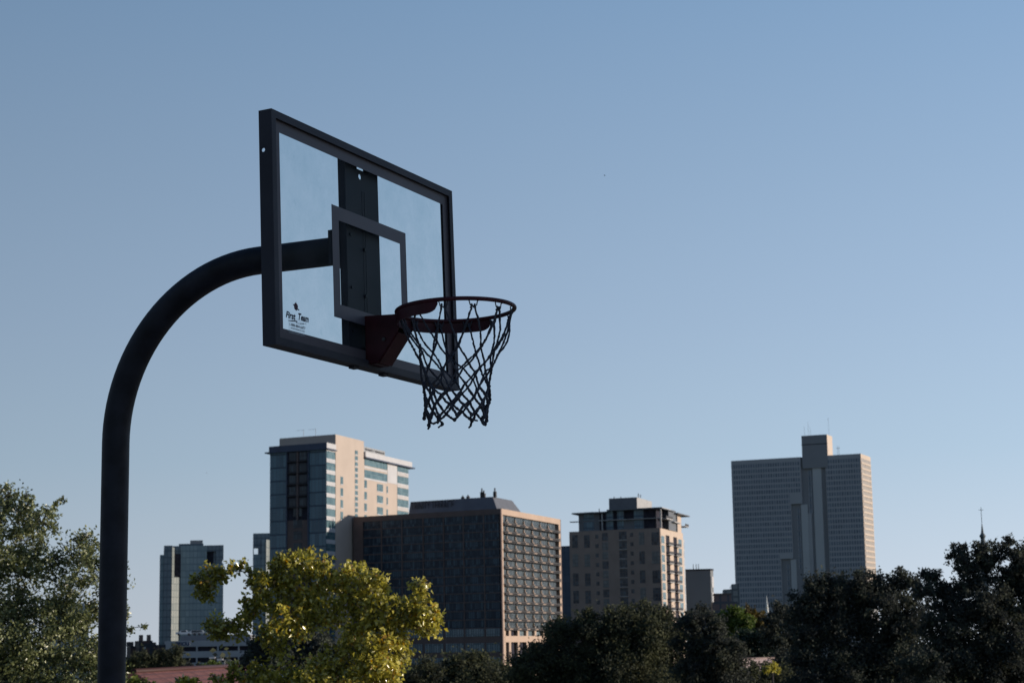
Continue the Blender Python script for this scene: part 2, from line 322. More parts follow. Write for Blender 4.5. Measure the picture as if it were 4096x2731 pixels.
for i in range(len(S_)-1):
    (x, y), (x2, y2) = S_[i], S_[i+1]; h0 = .0016+.0008*sin(i); mb.quad([GM(x, y-h0), GM(x2, y2-h0), GM(x2, y2+h0), GM(x, y+h0)])
x, y = crop3(1162, 1020)
for k in range(10):
    a, b = 2*pi*k/10, 2*pi*(k+1)/10; mb.quad([GM(x+.004*cos(a), y+.004*sin(a)), GM(x+.004*cos(b), y+.004*sin(b)), GM(x+.003*cos(b), y+.003*sin(b)), GM(x+.003*cos(a), y+.003*sin(a))])
mb.quad([GM(x-.001, y-.002), GM(x+.001, y-.002), GM(x+.001, y+.002), GM(x-.001, y+.002)])
mb.build('lettering_underline', m_ink, glass)
mb = MB(); ex, ey = crop3(955, 660); er = abs(crop3(955, 580)[1]-crop3(955, 740)[1])/2; ring = []
for k in range(48):
    a = 2*pi*k/48; rr = er*(1.06 if k % 2 else .9)*(1+.05*sin(5*a)); ring.append((ex+rr*cos(a), ey+rr*sin(a)))
mb.quad([GM(*p) for p in ring]); mb.build('ball_emblem', m_redink, glass)
GM2 = lambda x, y: B(x, GL+.0018, y)
mb = MB()
for y0 in (er*.30, -er*.42):
    a0, a1 = (-er*1.45, er*.9) if y0 > 0 else (-er*.9, er*1.5)
    mb.quad([GM2(ex+a0, ey+y0+.002), GM2(ex+a0, ey+y0-.002), GM2(ex+a1, ey+y0-.0065), GM2(ex+a1, ey+y0-.001)])
mb.quad([GM2(ex-.0012, ey-er*1.25), GM2(ex+.0012, ey-er*1.25), GM2(ex+.0012, ey+er*1.25), GM2(ex-.0012, ey+er*1.25)])
mb.build('emblem_stroke', m_ink, glass)
mb = MB(); a, b = crop3(800, 1135), crop3(1135, 1180); mb.quad([B(a[0], GL+.0006, a[1]-.012), B(b[0], GL+.0006, a[1]-.012), B(b[0], GL+.0006, a[1]+.052), B(a[0], GL+.0006, a[1]+.052)])
ms_ = bpy.data.materials.new('clear_sticker_film'); ms_.use_nodes = True; nn_ = ms_.node_tree
bb = nn_.nodes['Principled BSDF']; bb.inputs['Base Color'].default_value = (.6, .7, .75, 1); bb.inputs['Alpha'].default_value = .18
mb.build('sticker_film', ms_, glass)
# mounting channel behind the glass, with the slot and the drilled hole that show the sky
ch = .135; c0, c1 = GL-.028, GL-.062; zc1, zc0 = ZT-.005, ZB+.012
mb = MB()
def on_plane(x, y, b):
    d = ray(x, y); t = (B(0, b, 0)-CAMP).dot(hn)/d.dot(hn); P = CAMP+d*t-RIM; return P.dot(hu), P.dot(hv)
sx0, sz1 = on_plane(1250+925/5.2275, 480+960/5.2275, c0); sx1, sz0 = on_plane(1250+1075/5.2275, 480+1072/5.2275, c0)
_, sz2 = on_plane(1250+925/5.2275, 480+1020/5.2275, c0); hx, hz = on_plane(1250+995/5.2275, 480+1190/5.2275, c0); hh = (on_plane(1250+995/5.2275, 480+1135/5.2275, c0)[1]-on_plane(1250+995/5.2275, 480+1250/5.2275, c0)[1])/2
zs = sz2
mb.box(B, -ch, sx0, c0-.005, c0, zs, zc1); mb.box(B, sx1, ch, c0-.005, c0, zs, zc1)
holed(mb, lambda x, y, t: B(x, c0+t, y), -ch, ch, hz-.06, zs, hx, hz, hh, th=-.005, n=32, rx=hh*1.15)
mb.box(B, -ch, ch, c0-.005, c0, zc0, hz-.06)
mb.box(B, -ch, -ch+.006, c1, c0-.005, zc0, zc1); mb.box(B, ch-.006, ch, c1, c0-.005, zc0, zc1)
mb.box(B, -ch+.006, sx0-.05, c1, c1+.005, zc0, zc1); mb.box(B, .02, ch-.006, c1, c1+.005, zc0, hz-.1)
mc = mb.build('mounting_channel', m_mount, hoop)
mb = MB(); mb.box(B, -.0025, .0025, c0, c0+.0015, zc0, hz-.06); mb.box(B, .017, .0205, c0, c0+.0015, zc0, hz-.06); mb.build('channel_rib', m_pole, mc)
for z_ in (.42, .295, .10, -.12):
    for a_ in (-.0, ):
        mb = MB(); mb.tube([B(a_, c0, z_), B(a_, c0+.010, z_)], .0085, 6, smooth=False); mb.build('bolt', m_pole, mc)
for z_ in (.12, -.06, .34):
    mb = MB(); mb.tube([B(-ch+.025, c0, z_), B(-ch+.025, c0+.008, z_)], .007, 6, smooth=False); mb.build('bolt', m_pole, mc)
mb = MB(); zc = 3.37-3.048
mb.box(B, -.150, .150, c1-.014, c1-.0005, zc-.105, zc+.105)
mb.box(B, -.075, .075, -.540, c1-.0145, zc-.085, zc+.060)
mb.build('arm_plate', m_mount, hoop)
# rim: ring > bracket, brace band, hooks
def C_(phi, r, z): return B(r*cos(phi), r*sin(phi), z)     # phi measured from +u towards +n ; the bracket sits at phi = -90
mb = MB(); RR = .2365; seg = 120; base_i = 0
n_s = 16
for i in range(seg):
    for k in range(n_s):
        a = 2*pi*k/n_s; mb.v.append(tuple(C_(2*pi*i/seg, RR+.0085*cos(a), -.008+.0085*sin(a))))
for i in range(seg):
    for k in range(n_s):
        i2, k2 = (i+1) % seg, (k+1) % n_s; mb.f.append((i*n_s+k, i2*n_s+k, i2*n_s+k2, i*n_s+k2)); mb.uv += [(0, 0)]*4; mb.sm.append(True)
rim = mb.build('rim', m_rim, hoop)
mb = MB(); a0, a1 = radians(-90-100), radians(-90+100); ns = 72; hb_ = .046
def bh(t): # band height along its length, rounded ends
    e = min(t, 1-t)*2.0; return .014+(hb_-.014)*sqrt(max(0, 1-(1-min(1, e/.13))**2))
for i in range(ns):
    t0, t1 = i/ns, (i+1)/ns; f0, f1 = a0+(a1-a0)*t0, a0+(a1-a0)*t1
    z0_, z1_ = -.012-bh(t0), -.012-bh(t1); ro, ri = RR+.0035, RR-.0005
    P = lambda f, r, z: C_(f, r, z)
    mb.quad([P(f0, ro, -.012), P(f1, ro, -.012), P(f1, ro, z1_), P(f0, ro, z0_)], smooth=True); mb.quad([P(f0, ri, -.012), P(f1, ri, -.012), P(f1, ri, z1_), P(f0, ri, z0_)], smooth=True)
    mb.quad([P(f0, ro, z0_), P(f1, ro, z1_), P(f1, ri, z1_), P(f0, ri, z0_)])
mb.build('brace_band', m_rim, rim)
mb = MB(); g0 = GL+.001; bw = .056
for a in (-bw, bw-.005):
    poly = [(g0, .006), (-.262, -.002), (-.236, -.008), (-.229, -.058), (-.240, -.076), (g0+.055, -.190), (g0, -.190)]
    mb.prism([B(a, p[0], p[1]) for p in poly], hu*.005)
mb.box(B, -bw+.0055, bw-.0055, g0, g0+.005, -.190, .006); mb.box(B, -bw+.0055, bw-.0055, g0+.0055, -.243, -.006, -.001)
mb.prism([B(-bw+.0055, g0+.056, -.189), B(-bw+.0055, -.241, -.075), B(-bw+.0055, -.236, -.079), B(-bw+.0055, g0+.060, -.194)], hu*(2*bw-.011))
mb.prism([B(-bw+.0055, g0+.002, -.190), B(-bw+.0055, g0+.05, -.190), B(-bw+.0055, g0+.05, -.194), B(-bw+.0055, g0+.002, -.194)], hu*(2*bw-.011))
brk = mb.build('bracket', m_rim, rim)
bv = brk.modifiers.new('bevel', 'BEVEL'); bv.width = .0012; bv.segments = 2
mb = MB(); mb.tube([B(-bw, -.30, -.10), B(-bw-.006, -.30, -.10)], .008, 6, smooth=False); mb.build('bolt', m_wire, rim)
# hooks and net
NH = 12; hook_phi = [radians(-90+15+30*k) for k in range(NH)]; CZ = -.014
def nets(phi, r, z):                       # the net hangs plumb under the tilted rim
    return RIM + hu*(r*cos(phi)) + hn0*(r*sin(phi)+.004*z/.4) + Z*z
for k, ph in enumerate(hook_phi):
    dz = -.012-(bh(((ph-a0) % (2*pi))/(a1-a0))*0 if ((ph-a0) % (2*pi)) < (a1-a0) else 0)
    rr = RR-.010
    mb = MB(); P = [C_(ph-.095, RR-.004, dz), C_(ph-.075, rr, dz-.004), C_(ph-.058, rr, dz-.020), C_(ph-.03, rr, dz-.024), C_(ph+.03, rr, dz-.024), C_(ph+.058, rr, dz-.020), C_(ph+.075, rr, dz-.004), C_(ph+.095, RR-.004, dz)]
    mb.tube(P, .0024, 6); mb.build('net_hook', m_wire, rim)
rr_ = random.Random(5)
def smooth_path(P, n=6, wob=.0007):
    P = [Vector(p) for p in P]; out = []
    for i in range(len(P)-1):
        p0, p1, p2, p3 = P[max(i-1, 0)], P[i], P[i+1], P[min(i+2, len(P)-1)]
        for j in range(n):
            t = j/n; q = .5*((2*p1)+(p2-p0)*t+(2*p0-5*p1+4*p2-p3)*t*t+(3*p1-p0-3*p2+p3)*t**3)
            out.append(q+Vector((rr_.gauss(0, wob), rr_.gauss(0, wob), rr_.gauss(0, wob))))
    out.append(P[-1]); return out
rows = [(-.172, .167), (-.226, .146), (-.275, .134), (-.321, .129), (-.364, .127), (-.404, .125), (-.440, .123)]
kn = []
for j, (z_, r_) in enumerate(rows):
    L = []
    for k in range(NH):
        ph = hook_phi[k]+radians(15)*(1 if j % 2 == 0 else 0) + rr_.gauss(0, .035)
        L.append(nets(ph, r_*(1+rr_.gauss(0, .03)), z_+rr_.gauss(0, .006)-(.012*sin(ph) if j < 2 else 0)))
    kn.append(L)
mb = MB()
def rope(P, r, n=6):
    S = smooth_path(P, n); mb.tube(S, [r*(1+rr_.gauss(0, .12)) for _ in S], 7)
for k, ph in enumerate(hook_phi):
    top = nets(ph, RR-.010, -.042)
    for s_, kk in ((-1, (k-1) % NH), (1, k)):
        q = kn[0][kk]; h0 = nets(ph+s_*.03, RR-.010, -.036); bul = rr_.uniform(-.004, .022)
        md = h0.lerp(q, .45); c_ = Vector((RIM.x, RIM.y, md.z)); outv = (md-c_).normalized(); m2 = h0.lerp(q, .75)+outv*bul*.8
        rope([h0+Z*.012, h0, md+outv*bul, m2, q], .0040, 7)
    # lashing round the hook
    S = [nets(ph+(-.05+.1*i/8), RR-.010+.004*((i % 2)*2-1), -.034+.004*((i % 2)*2-1)) for i in range(9)]; mb.tube(S, .003, 6)
for j in range(len(rows)-1):
    for k in range(NH):
        nb = [k, (k+1) % NH] if j % 2 == 0 else [(k-1) % NH, k]
        for b in nb:
            p, q = kn[j][k], kn[j+1][b]; mid = p.lerp(q, .5)+Vector((rr_.gauss(0, .0018), rr_.gauss(0, .0018), -abs(rr_.gauss(0, .002))))
            rope([p, mid, q], .0040 if j < 3 else .0052, 5)
    for k in range(NH): mb.ball(kn[j][k], .0062 if j < 3 else .0072, 6)
for k in range(NH):
    p = kn[-1][k]; mb.ball(p, .0085, 6)
    if k % 3 != 1:
        for _ in range(2): rope([p, p+Vector((rr_.gauss(0, .008), rr_.gauss(0, .008), -.018)), p+Vector((rr_.gauss(0, .012), rr_.gauss(0, .012), -rr_.uniform(.02, .034)))], .004, 3)
mb.build('net', m_net, hoop)

# ------------------------------------------------------------------ buildings
GZ = -7.6
class Bld:
    """front vertical edge at photo pixel (cx,cy) d metres away; one facade runs to xl (angle aL), the other to xr (angle aR)"""
    def __init__(s, name, label, cat, cx, cy, d, aL, aR, xl, xr, group=None):
        s.P = at(cx, cy, d); s.H = s.P.z; s.L = Vector((cos(radians(aL)), sin(radians(aL)), 0)); s.R = Vector((cos(radians(aR)), sin(radians(aR)), 0))
        s.O = Vector((s.P.x, s.P.y, 0)); s.LA = s.solve(s.L, xl); s.LB = s.solve(s.R, xr) if 60 < aR < 80 else 20.
        s.root = thing(name, label, cat, Vector((s.P.x, s.P.y, GZ)), group); s.w = []
    def solve(s, D, x):
        lo, hi = 0., 400.; f = lambda t: pr(s.P+D*t)[0]; inc = f(1) > f(0)
        for _ in range(50):
            m = (lo+hi)/2
            if (f(m) < x) == inc: lo = m
            else: hi = m
        return lo
    def M(s, a, b, z): return s.O + s.L*a + s.R*b + Z*z
    def onL(s, x, y, b=0.):   # photo pixel -> (a,z) on the plane b
        nrm = Vector((-s.L.y, s.L.x, 0)); d = ray(x, y); t = (s.M(0, b, 0)-CAMP).dot(nrm)/d.dot(nrm); P = CAMP+d*t
        return (P-s.M(0, b, 0)).dot(s.L), P.z
    def onR(s, x, y, a=0.):
        nrm = Vector((-s.R.y, s.R.x, 0)); d = ray(x, y); t = (s.M(a, 0, 0)-CAMP).dot(nrm)/d.dot(nrm); P = CAMP+d*t
        return (P-s.M(a, 0, 0)).dot(s.R), P.z
    def part(s, name, m, boxes, parent=None, label=None):
        mb = MB()
        for bx in boxes: mb.box(s.M, *bx)
        o = mb.build(name, m, parent or s.root)
        if label: o['label'] = label
        return o
    def win(s, m, box, name='window'): s.w.append((name, m, box))
    def done(s):
        def size(t): b = t[2]; return max(abs(b[1]-b[0]), abs(b[3]-b[2]))*abs(b[5]-b[4])
        names = {}
        for t in s.w: names.setdefault(t[0], []).append(t)
        for nm, L in names.items():
            L.sort(key=size, reverse=True)
            for t in L[:100]: s.part(nm, t[1], [t[2]])
            rest = {}
            for t in L[100:]: rest.setdefault(t[1].name, []).append(t)
            if rest:
                mb = MB(); mats = list(rest); tot = []
                for t in L[100:]: mb.box(s.M, *t[2]); tot += [mats.index(t[1].name)]*6
                o = mb.build(nm, bpy.data.materials[mats[0]], s.root); o['kind'] = 'stuff'
                for q in mats[1:]: o.data.materials.append(bpy.data.materials[q])
                if len(o.data.polygons) == len(tot): o.data.polygons.foreach_set('material_index', tot)
        s.w = []

# shared building materials
beige = mat('beige_stucco', (.43, .365, .315), .85, .15, .05, .15)
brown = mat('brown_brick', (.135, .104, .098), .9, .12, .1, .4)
white_p = mat('pale_metal_panel', (.46, .46, .47), .5, .3, .06, .3)
navy_p = mat('navy_metal_panel', (.06, .075, .115), .5, .3, .1, .3)
dark_in = mat('dark_recess', (.030, .030, .042), .8, .1, .3, .5)  # near-black colour stands in for shade inside recesses and openings
teal_g = gridmat('teal_window_glass', (.035, .085, .10), (.10, .17, .19), (.13, .18, .20), 1.15, 2.1, .12, .12, .15, .55)
shade_g = gridmat('blue_curtain_wall_glass', (.032, .085, .125), (.08, .165, .215), (.060, .085, .115), 1.4, 4.5, .14, .5, .12, .5)
slate_g = gridmat('slate_curtained_glass', (.03, .046, .056), (.10, .125, .14), (.008, .010, .014), .95, 3.1, .34, .10, .25, .4)
dark_g = gridmat('dark_bronze_glass', (.018, .026, .038), (.05, .072, .09), (.018, .02, .028), .8, 2.9, .16, .1, .2, .4, bias=1.8)
front_g = gridmat('shaded_blue_glass', (.014, .024, .042), (.062, .10, .13), (.014, .019, .030), .8, 2.9, .16, .1, .3, .3, bias=1.7)  # shaded-front copy of the glass, shade put into its colour
rail = mat('dark_railing', (.05, .048, .05), .6, .3, .1, 2)

# --- tall apartment tower with the beige wall (C)
def c4x(x, y): return 1000+x/2.613, 1700+y/2.613
b = Bld('apartment_tower', 'beige and blue glass high-rise with rooftop sign, tallest building behind the yellow tree', 'high-rise', *c4x(795, 182), 619, 154, 71, c4x(210, 0)[0], c4x(888, 0)[0])
B2 = b.onR(*c4x(1185, 500))[0]; B3 = b.onR(*c4x(1655, 500))[0]; b1 = b.LB; fl = 46.3/FPX*619
zt_g = b.H; zg_par = b.onL(*c4x(600, 262))[1]; zp = b.onL(*c4x(795, 242))[1]
zbox = b.onR(*c4x(888, 95))[1]; zw = b.onR(*c4x(1200, 280))[1]; zwp = b.onR(*c4x(1200, 335))[1]
pa = b.onL(*c4x(308, 200), b=b1)[0]
b.part('glass_block', shade_g, [(.0, b.LA, 0, b1-.05, GZ, zp)])
b.part('beige_core', beige, [(-.25, pa, b1, B2, GZ, zbox)])
b.part('rear_wing', beige, [(0, b.LA*.9, B2+.02, B3, GZ, zwp-.02)])
b.part('parapet', navy_p, [(-.3, b.LA+.3, -.3, b1-.06, zp, zt_g)])
b.part('parapet', white_p, [(-1.0, b.LA*.9, B2+.03, B3+1.5, zwp, zw)])
b.part('parapet', white_p, [(-.45, -.302, -.3, b1-.06, zp+.2, zt_g)])
b.part('roof_eave', navy_p, [(-1.0, b.LA+1.7, -1.0, b1-.07, zp-.35, zp-.01)])
b.part('roof_eave', navy_p, [(-1.3, b.LA*.9, B2+.04, B3+3.8, zwp-.45, zwp-.01)])
# left facade: balcony recess, brown panel
aA, aB_, aC = b.onL(*c4x(610, 600))[0], b.onL(*c4x(500, 600))[0], b.onL(*c4x(390, 600))[0]
zbr = b.onL(*c4x(500, 993))[1]
b.part('balcony_recess', dark_in, [(aA, aC, -.06, .3, zbr, zp-.4)])  # flat dark sheet over the glass stands in for balcony shade
b.part('brown_panel', brown, [(aA, aC, -.12, .3, GZ, zbr-.01)])
zs0 = b.onR(*c4x(797, 352))[1]; levels = [zs0-i*fl for i in range(0, 15)]
for i, z_ in enumerate(levels):
    if z_ > zbr+1:
        for (p, q) in ((aA+.3, aB_-.3), (aB_+.3, aC-.3)):
            b.win(rail, (p, q, -.9, -.07, z_-.35, z_-.1), 'balcony')
            b.win(dark_g, (p+.4, q-.4, -.10, -.062, z_+.2, z_+fl-1.0))
    else: b.win(dark_g, (b.onL(*c4x(545, 1100))[0], b.onL(*c4x(455, 1100))[0], -.16, -.121, z_+.6, z_+fl-.5))
b.part('fin', brown, [(aB_-.35, aB_+.35, -.5, -.07, zbr, zp-.4)])
b.part('fin', navy_p, [(aA-.3, aA+.1, -.5, -.02, GZ, zp-.4), ])
b.part('fin', navy_p, [(aC-.1, aC+.3, -.5, -.02, GZ, zp-.4), ])
# sunlit side: spandrels and windows of the glass block
for z_ in levels:
    b.win(teal_g, (-.12, -.01, .25, b1-.15, z_+.30, z_+fl*.70))
    b.win(white_p, (-.2, -.01, .05, b1-.1, z_+fl*.72, z_+fl*.80), 'spandrel'); b.win(white_p, (-.2, -.01, .05, b1-.1, z_+fl*.86, z_+fl*1.0+.05), 'spandrel'); b.win(white_p, (-.14, -.01, .05, b1-.1, z_+fl*.80, z_+fl*.86), 'spandrel')
    b.win(white_p, (-.16, -.005, .05, b1-.1, z_+.05, z_+.30), 'spandrel')
def rwin(x0, x1, y0, y1, m=teal_g, a=-.25, pr_=.06, nm='window', sill=True):
    xm = (x0+x1)/2; p, zt0 = b.onR(*c4x(x0, y0), a=a); q, _ = b.onR(*c4x(x1, y0), a=a); zb0 = b.onR(*c4x(x0, y1), a=a)[1]
    b.win(m, (a-pr_, a-.005, p, q, zb0, zt0), nm)
    if sill: b.win(white_p, (a-pr_-.08, a-.005, p, q, zb0-.35, zb0-.02), 'window_sill')
for y0, y1 in ((535, 612), (655, 735), (778, 858), (900, 980)): rwin(945, 972, y0, y1)
for i in range(8):
    y = 262+i*121
    if y < 900: rwin(1096, 1126, y, y+38+0); rwin(1096, 1126, y+58, y+100)
# rear wing windows
for y0, y1 in ((338, 418), (462, 545)): rwin(1194, 1433, y0, y1, a=0., sill=False)
for y0 in (430, 548): rwin(1192, 1433, y0-4, y0+14, white_p, 0., .08, 'spandrel', False)
rwin(1436, 1534, 405, 600, white_p, 0., .10, 'panel', False)
for i in range(5): rwin(1538, 1654, 405+i*121, 405+i*121+76, a=0.); rwin(1538, 1654, 490+i*121, 500+i*121, white_p, 0., .1, 'spandrel', False); rwin(1538, 1654, 506+i*121, 520+i*121, white_p, 0., .14, 'spandrel', False)
for i in range(4): rwin(1194, 1221, 572+i*121, 572+i*121+78, a=0.); rwin(1327, 1389, 610+i*121, 610+i*121+74, a=0.); rwin(1426, 1440, 634+i*121, 634+i*121+70, a=0.)
# roof sign
m_sign = mat('dark_sign_letters', (.02, .02, .025), .6, .2, .1, 1); m_sf = mat('grey_sign_frame', (.30, .31, .32), .6, .3, .1, 1)
s0, zs1 = b.onR(*c4x(1190, 218), a=1.5); s1, _ = b.onR(*c4x(1410, 260), a=1.5)
sg = b.part('roof_sign', m_sf, [(1.52, 1.66, s0, s1, zw+.5, zs1-.5), (1.5, 1.7, s0, s1, zs1-.5, zs1-.1), (1.5, 1.7, s0, s1, zw+.1, zw+.5)]+[(1.5, 1.7, s0+(s1-s0)*i/8-.15, s0+(s1-s0)*i/8+.15, zw, zs1-.1) for i in range(9)])
text_part('TRINITY TERRACE', 'sign_lettering', m_sign, sg, lambda x, y: b.M(1.35, x, y), s0+.6, s1-.6, zw+1.1, zs1-.7, 0, .035)
for x in (560, 685):
    a_, z_ = b.onL(*c4x(x, 115), b=b1+1); b.part('roof_antenna', m_sf, [(a_-.05, a_+.05, b1+1, b1+1.1, zbox, zbox+2.6), (a_, a_+3.0, b1+1, b1+1.08, zbox+2.4, zbox+2.46)])
b.done(); CB = b

# --- wide brown apartment block (D)
def c5(x, y): return 1380+x/1.887, 1900+y/1.887
def c10(x, y): return 1950+x/2.614, 2000+y/2.614
b = Bld('apartment_block', 'wide brown apartment block with dark gridded glass front and sunlit balcony side', 'apartment building', *c5(1175, 250), 609, 150.5, 70, c5(62, 0)[0], c5(1628, 0)[0])
fl = 34.7/FPX*609; LA, LB = b.LA, b.LB; ztop = b.H; zw1 = b.onL(*c5(1170, 292))[1]
side = mat('sun_lightened_brick', (.44, .335, .265), .88, .12, .06, .3)  # brown brick lightened and warmed, sunlight put into the colour
b.part('wall', dark_in, [(1.6, LA-.3, .5, LB-.6, GZ, ztop-.3)])
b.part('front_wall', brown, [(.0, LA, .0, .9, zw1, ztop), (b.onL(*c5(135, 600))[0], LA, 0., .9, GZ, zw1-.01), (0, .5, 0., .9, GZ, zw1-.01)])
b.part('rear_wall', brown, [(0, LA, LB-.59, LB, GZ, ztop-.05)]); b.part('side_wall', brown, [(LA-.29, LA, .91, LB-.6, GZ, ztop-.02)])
piers = [b.onL(*c5(x, 600))[0] for x in (1170, 1050, 895, 745, 590, 430, 275, 135)]
zlow = zw1-13*fl
for i in range(1, 7): b.win(brown, (piers[i]-.22, piers[i]+.22, -.02, .5, GZ, zw1-.01), 'pier')
for j in range(13):
    zt_ = zw1-j*fl
    for i in range(7):
        b.win(front_g, (piers[i]+.3, piers[i+1]-.3, .15, .49, zt_-fl+.30, zt_-.02))
    b.win(brown, (piers[0]+.02, piers[7]-.02, .05, .498, zt_-fl, zt_-fl+.28), 'floor_band')
b.part('low_wall', brown, [(.5, piers[7], .06, .49, GZ, zlow-.01)])
pale_g = gridmat('pale_curtained_glass', (.09, .14, .17), (.20, .25, .27), (.04, .055, .07), .9, 3.2, .2, .1, .2, .45)
for j, (y0, y1) in enumerate(((1155, 1213), (1263, 1330), (1372, 1420))):
    zt_, zb_ = b.onL(*c5(1120, y0))[1], b.onL(*c5(1120, y1))[1]
    for i in range(7): b.win(pale_g, (piers[i]+.45, piers[i+1]-.45, -.06, .055, zb_, zt_), 'lower_window')
# sunlit side
zs = b.onR(*c10(150, 148))[1]
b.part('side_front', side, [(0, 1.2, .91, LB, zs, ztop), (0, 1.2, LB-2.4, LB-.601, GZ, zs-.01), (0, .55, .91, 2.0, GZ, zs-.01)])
fin = [b.onR(*c10(x, 600))[0] for x in (155, 222, 312, 402, 488, 572, 655, 736)]
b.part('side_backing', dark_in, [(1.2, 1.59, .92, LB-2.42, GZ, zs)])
for j in range(13):
    zt_ = zs-j*fl
    for i in range(7):
        f0, f1 = fin[i]+.4, fin[i+1]-.4
        if i == 6: f1 = min(f1, LB-2.6)
        b.win(slate_g, (.85, 1.19, f0, f1, zt_-fl+.30, zt_-.12), 'side_window')
        if i: 
            fo = b.part('balcony_fin', side, [(.15, 1.18, fin[i]-.38, fin[i]+.28, zt_-fl+.05, zt_-fl*.35)]) if False else None
            b.win(side, (.45, 1.18, fin[i]-.15, fin[i]+.2, zt_-fl+.02, zt_-fl*.35), 'balcony_divider'); b.win(side, (.0, 1.18, fin[i]-.35, fin[i]+.3, zt_-fl+.02, zt_-fl*.72), 'balcony_divider')
            b.win(side, (-.75, 1.18, fin[i]-1.9, fin[i]+1.3, zt_-fl-.20, zt_-fl+.0), 'balcony_slab')
        b.win(rail, (.0, .12, f0-.2, f1+.2, zt_-fl+.02, zt_-fl+.10), 'balcony_rail')
    b.win(rail, (-.6, 1.17, 2.02, LB-2.45, zt_-fl-.46, zt_-fl-.21), 'floor_edge'); b.win(rail, (-.62, -.55, 2.02, LB-2.45, zt_-fl+.01, zt_-fl+.42), 'balcony_rail')
    b.win(rail, (-.1, -.01, LB-1.9, LB-1.2, zt_-fl-.3, zt_-fl+.7), 'side_vent')
zl = zs-13*fl
b.part('side_band', side, [(-.1, 1.15, 2.02, LB-2.45, b.onR(*c10(200, 1482))[1], b.onR(*c10(200, 1416))[1])])
for i in range(8): b.part('column', side, [(.0, .8, fin[i]-.9 if i else 2.0, fin[i]+.9 if i else 2.9, GZ, zl-.3)])
b.part('lower_glazing', pale_g, [(.95, 1.18, fin[2]+1, fin[6], zl-3.4, zl-.35)])
# mansard penthouse
m_man = mat('grey_metal_mansard', (.115, .12, .135), .55, .3, .1, .3)
pb0 = 4.; e0, zb_ = b.onL(*c5(480, 292), b=pb0)[0], ztop-.2
e1 = b.onL(*c5(495, 200), b=pb0+3)[0]; zm = b.onL(*c5(1115, 162), b=pb0+3)[1]; x1 = b.onL(*c5(1115, 162), b=pb0+3)[0]; x0 = b.onL(*c5(1150, 250), b=pb0)[0]
bb1 = LB*.42
mb = MB(); lo = [(x0, pb0), (e0, pb0), (e0, bb1+3), (x0, bb1+3)]; hi = [(x1, pb0+3), (e1, pb0+3), (e1, bb1), (x1, bb1)]
mb.quad([b.M(p[0], p[1], zm) for p in hi])
for i in range(4): j = (i+1) % 4; mb.quad([b.M(*lo[i], zb_), b.M(*lo[j], zb_), b.M(*hi[j], zm), b.M(*hi[i], zm)])
pent = mb.build('penthouse', m_man, b.root)
sa, sb = b.onL(*c5(500, 205), b=pb0+1.5)[0], b.onL(*c5(820, 205), b=pb0+1.5)[0]
m_sl2 = mat('dull_sign_letters', (.05, .05, .06), .6, .2, .1, 1)
text_part('TRINITY TERRACE', 'sign_lettering', m_sl2, pent, lambda x, y: b.M(sa-(x-0), pb0+1.3, y), 0, sa-sb, zm-3.4, zm-.2, 0, .02)
for x, h in ((885, 1.2), (925, 1.3), (1030, 3.2), (1045, 2.4), (1128, 3.0)):
    a_ = b.onL(*c5(x, 165), b=pb0+4)[0]; b.part('roof_vent', rail, [(a_-.5, a_+.5, pb0+4, pb0+5, zm-.1, zm+h*.6), (a_-.2, a_+.2, pb0+4.3, pb0+4.6, zm+h*.6, zm+h)])
b.done(); DB = b

# --- blue-grey slab seen between the two apartment blocks (E)
m_blue = gridmat('blue_grey_glass', (.04, .075, .12), (.06, .10, .15), (.05, .08, .12), 2.2, 3.6, .2, .3, .3, .3)
def c6(x, y): return 2200+x/1.8875, 1900+y/1.8875
b = Bld('office_block', 'narrow blue office block between the brown block and the tan tower', 'office building', *c6(175, 531), 900, 158, 68, c6(60, 0)[0], c6(190, 0)[0])
b.part('glass_wall', m_blue, [(0, b.LA, 0, 20, GZ, b.H-.8)]); b.part('parapet', navy_p, [(-.2, b.LA+.2, -.2, 20.2, b.H-.79, b.H)])

# --- tan residential tower with the glass top (F)
b = Bld('condo_tower', 'tan residential tower with overhanging grey glass penthouse and sunlit balconies on its right side', 'apartment tower', *c6(830, 397), 820, 156, 72, c6(145, 0)[0], c6(1003, 0)[0])
tan_w = mat('tan_brick', (.27, .215, .185), .9, .12, .08, .3); tan_l = mat('sun_paled_tan', (.50, .41, .34), .88, .12, .05, .3)  # second tan is a paler sun-side copy, sunlight put into its colour
grey_m = mat('grey_metal_cladding', (.125, .135, .15), .5, .3, .08, .3); slab_m = mat('pale_concrete_slab', (.36, .36, .36), .7, .2, .08, .3)
LA, LB, ztop = b.LA, b.LB, b.H; fl = 37.2/FPX*820
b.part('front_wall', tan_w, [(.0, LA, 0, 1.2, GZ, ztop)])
b.part('body', tan_l, [(.6, LA, 1.21, LB, GZ, ztop-.02)])
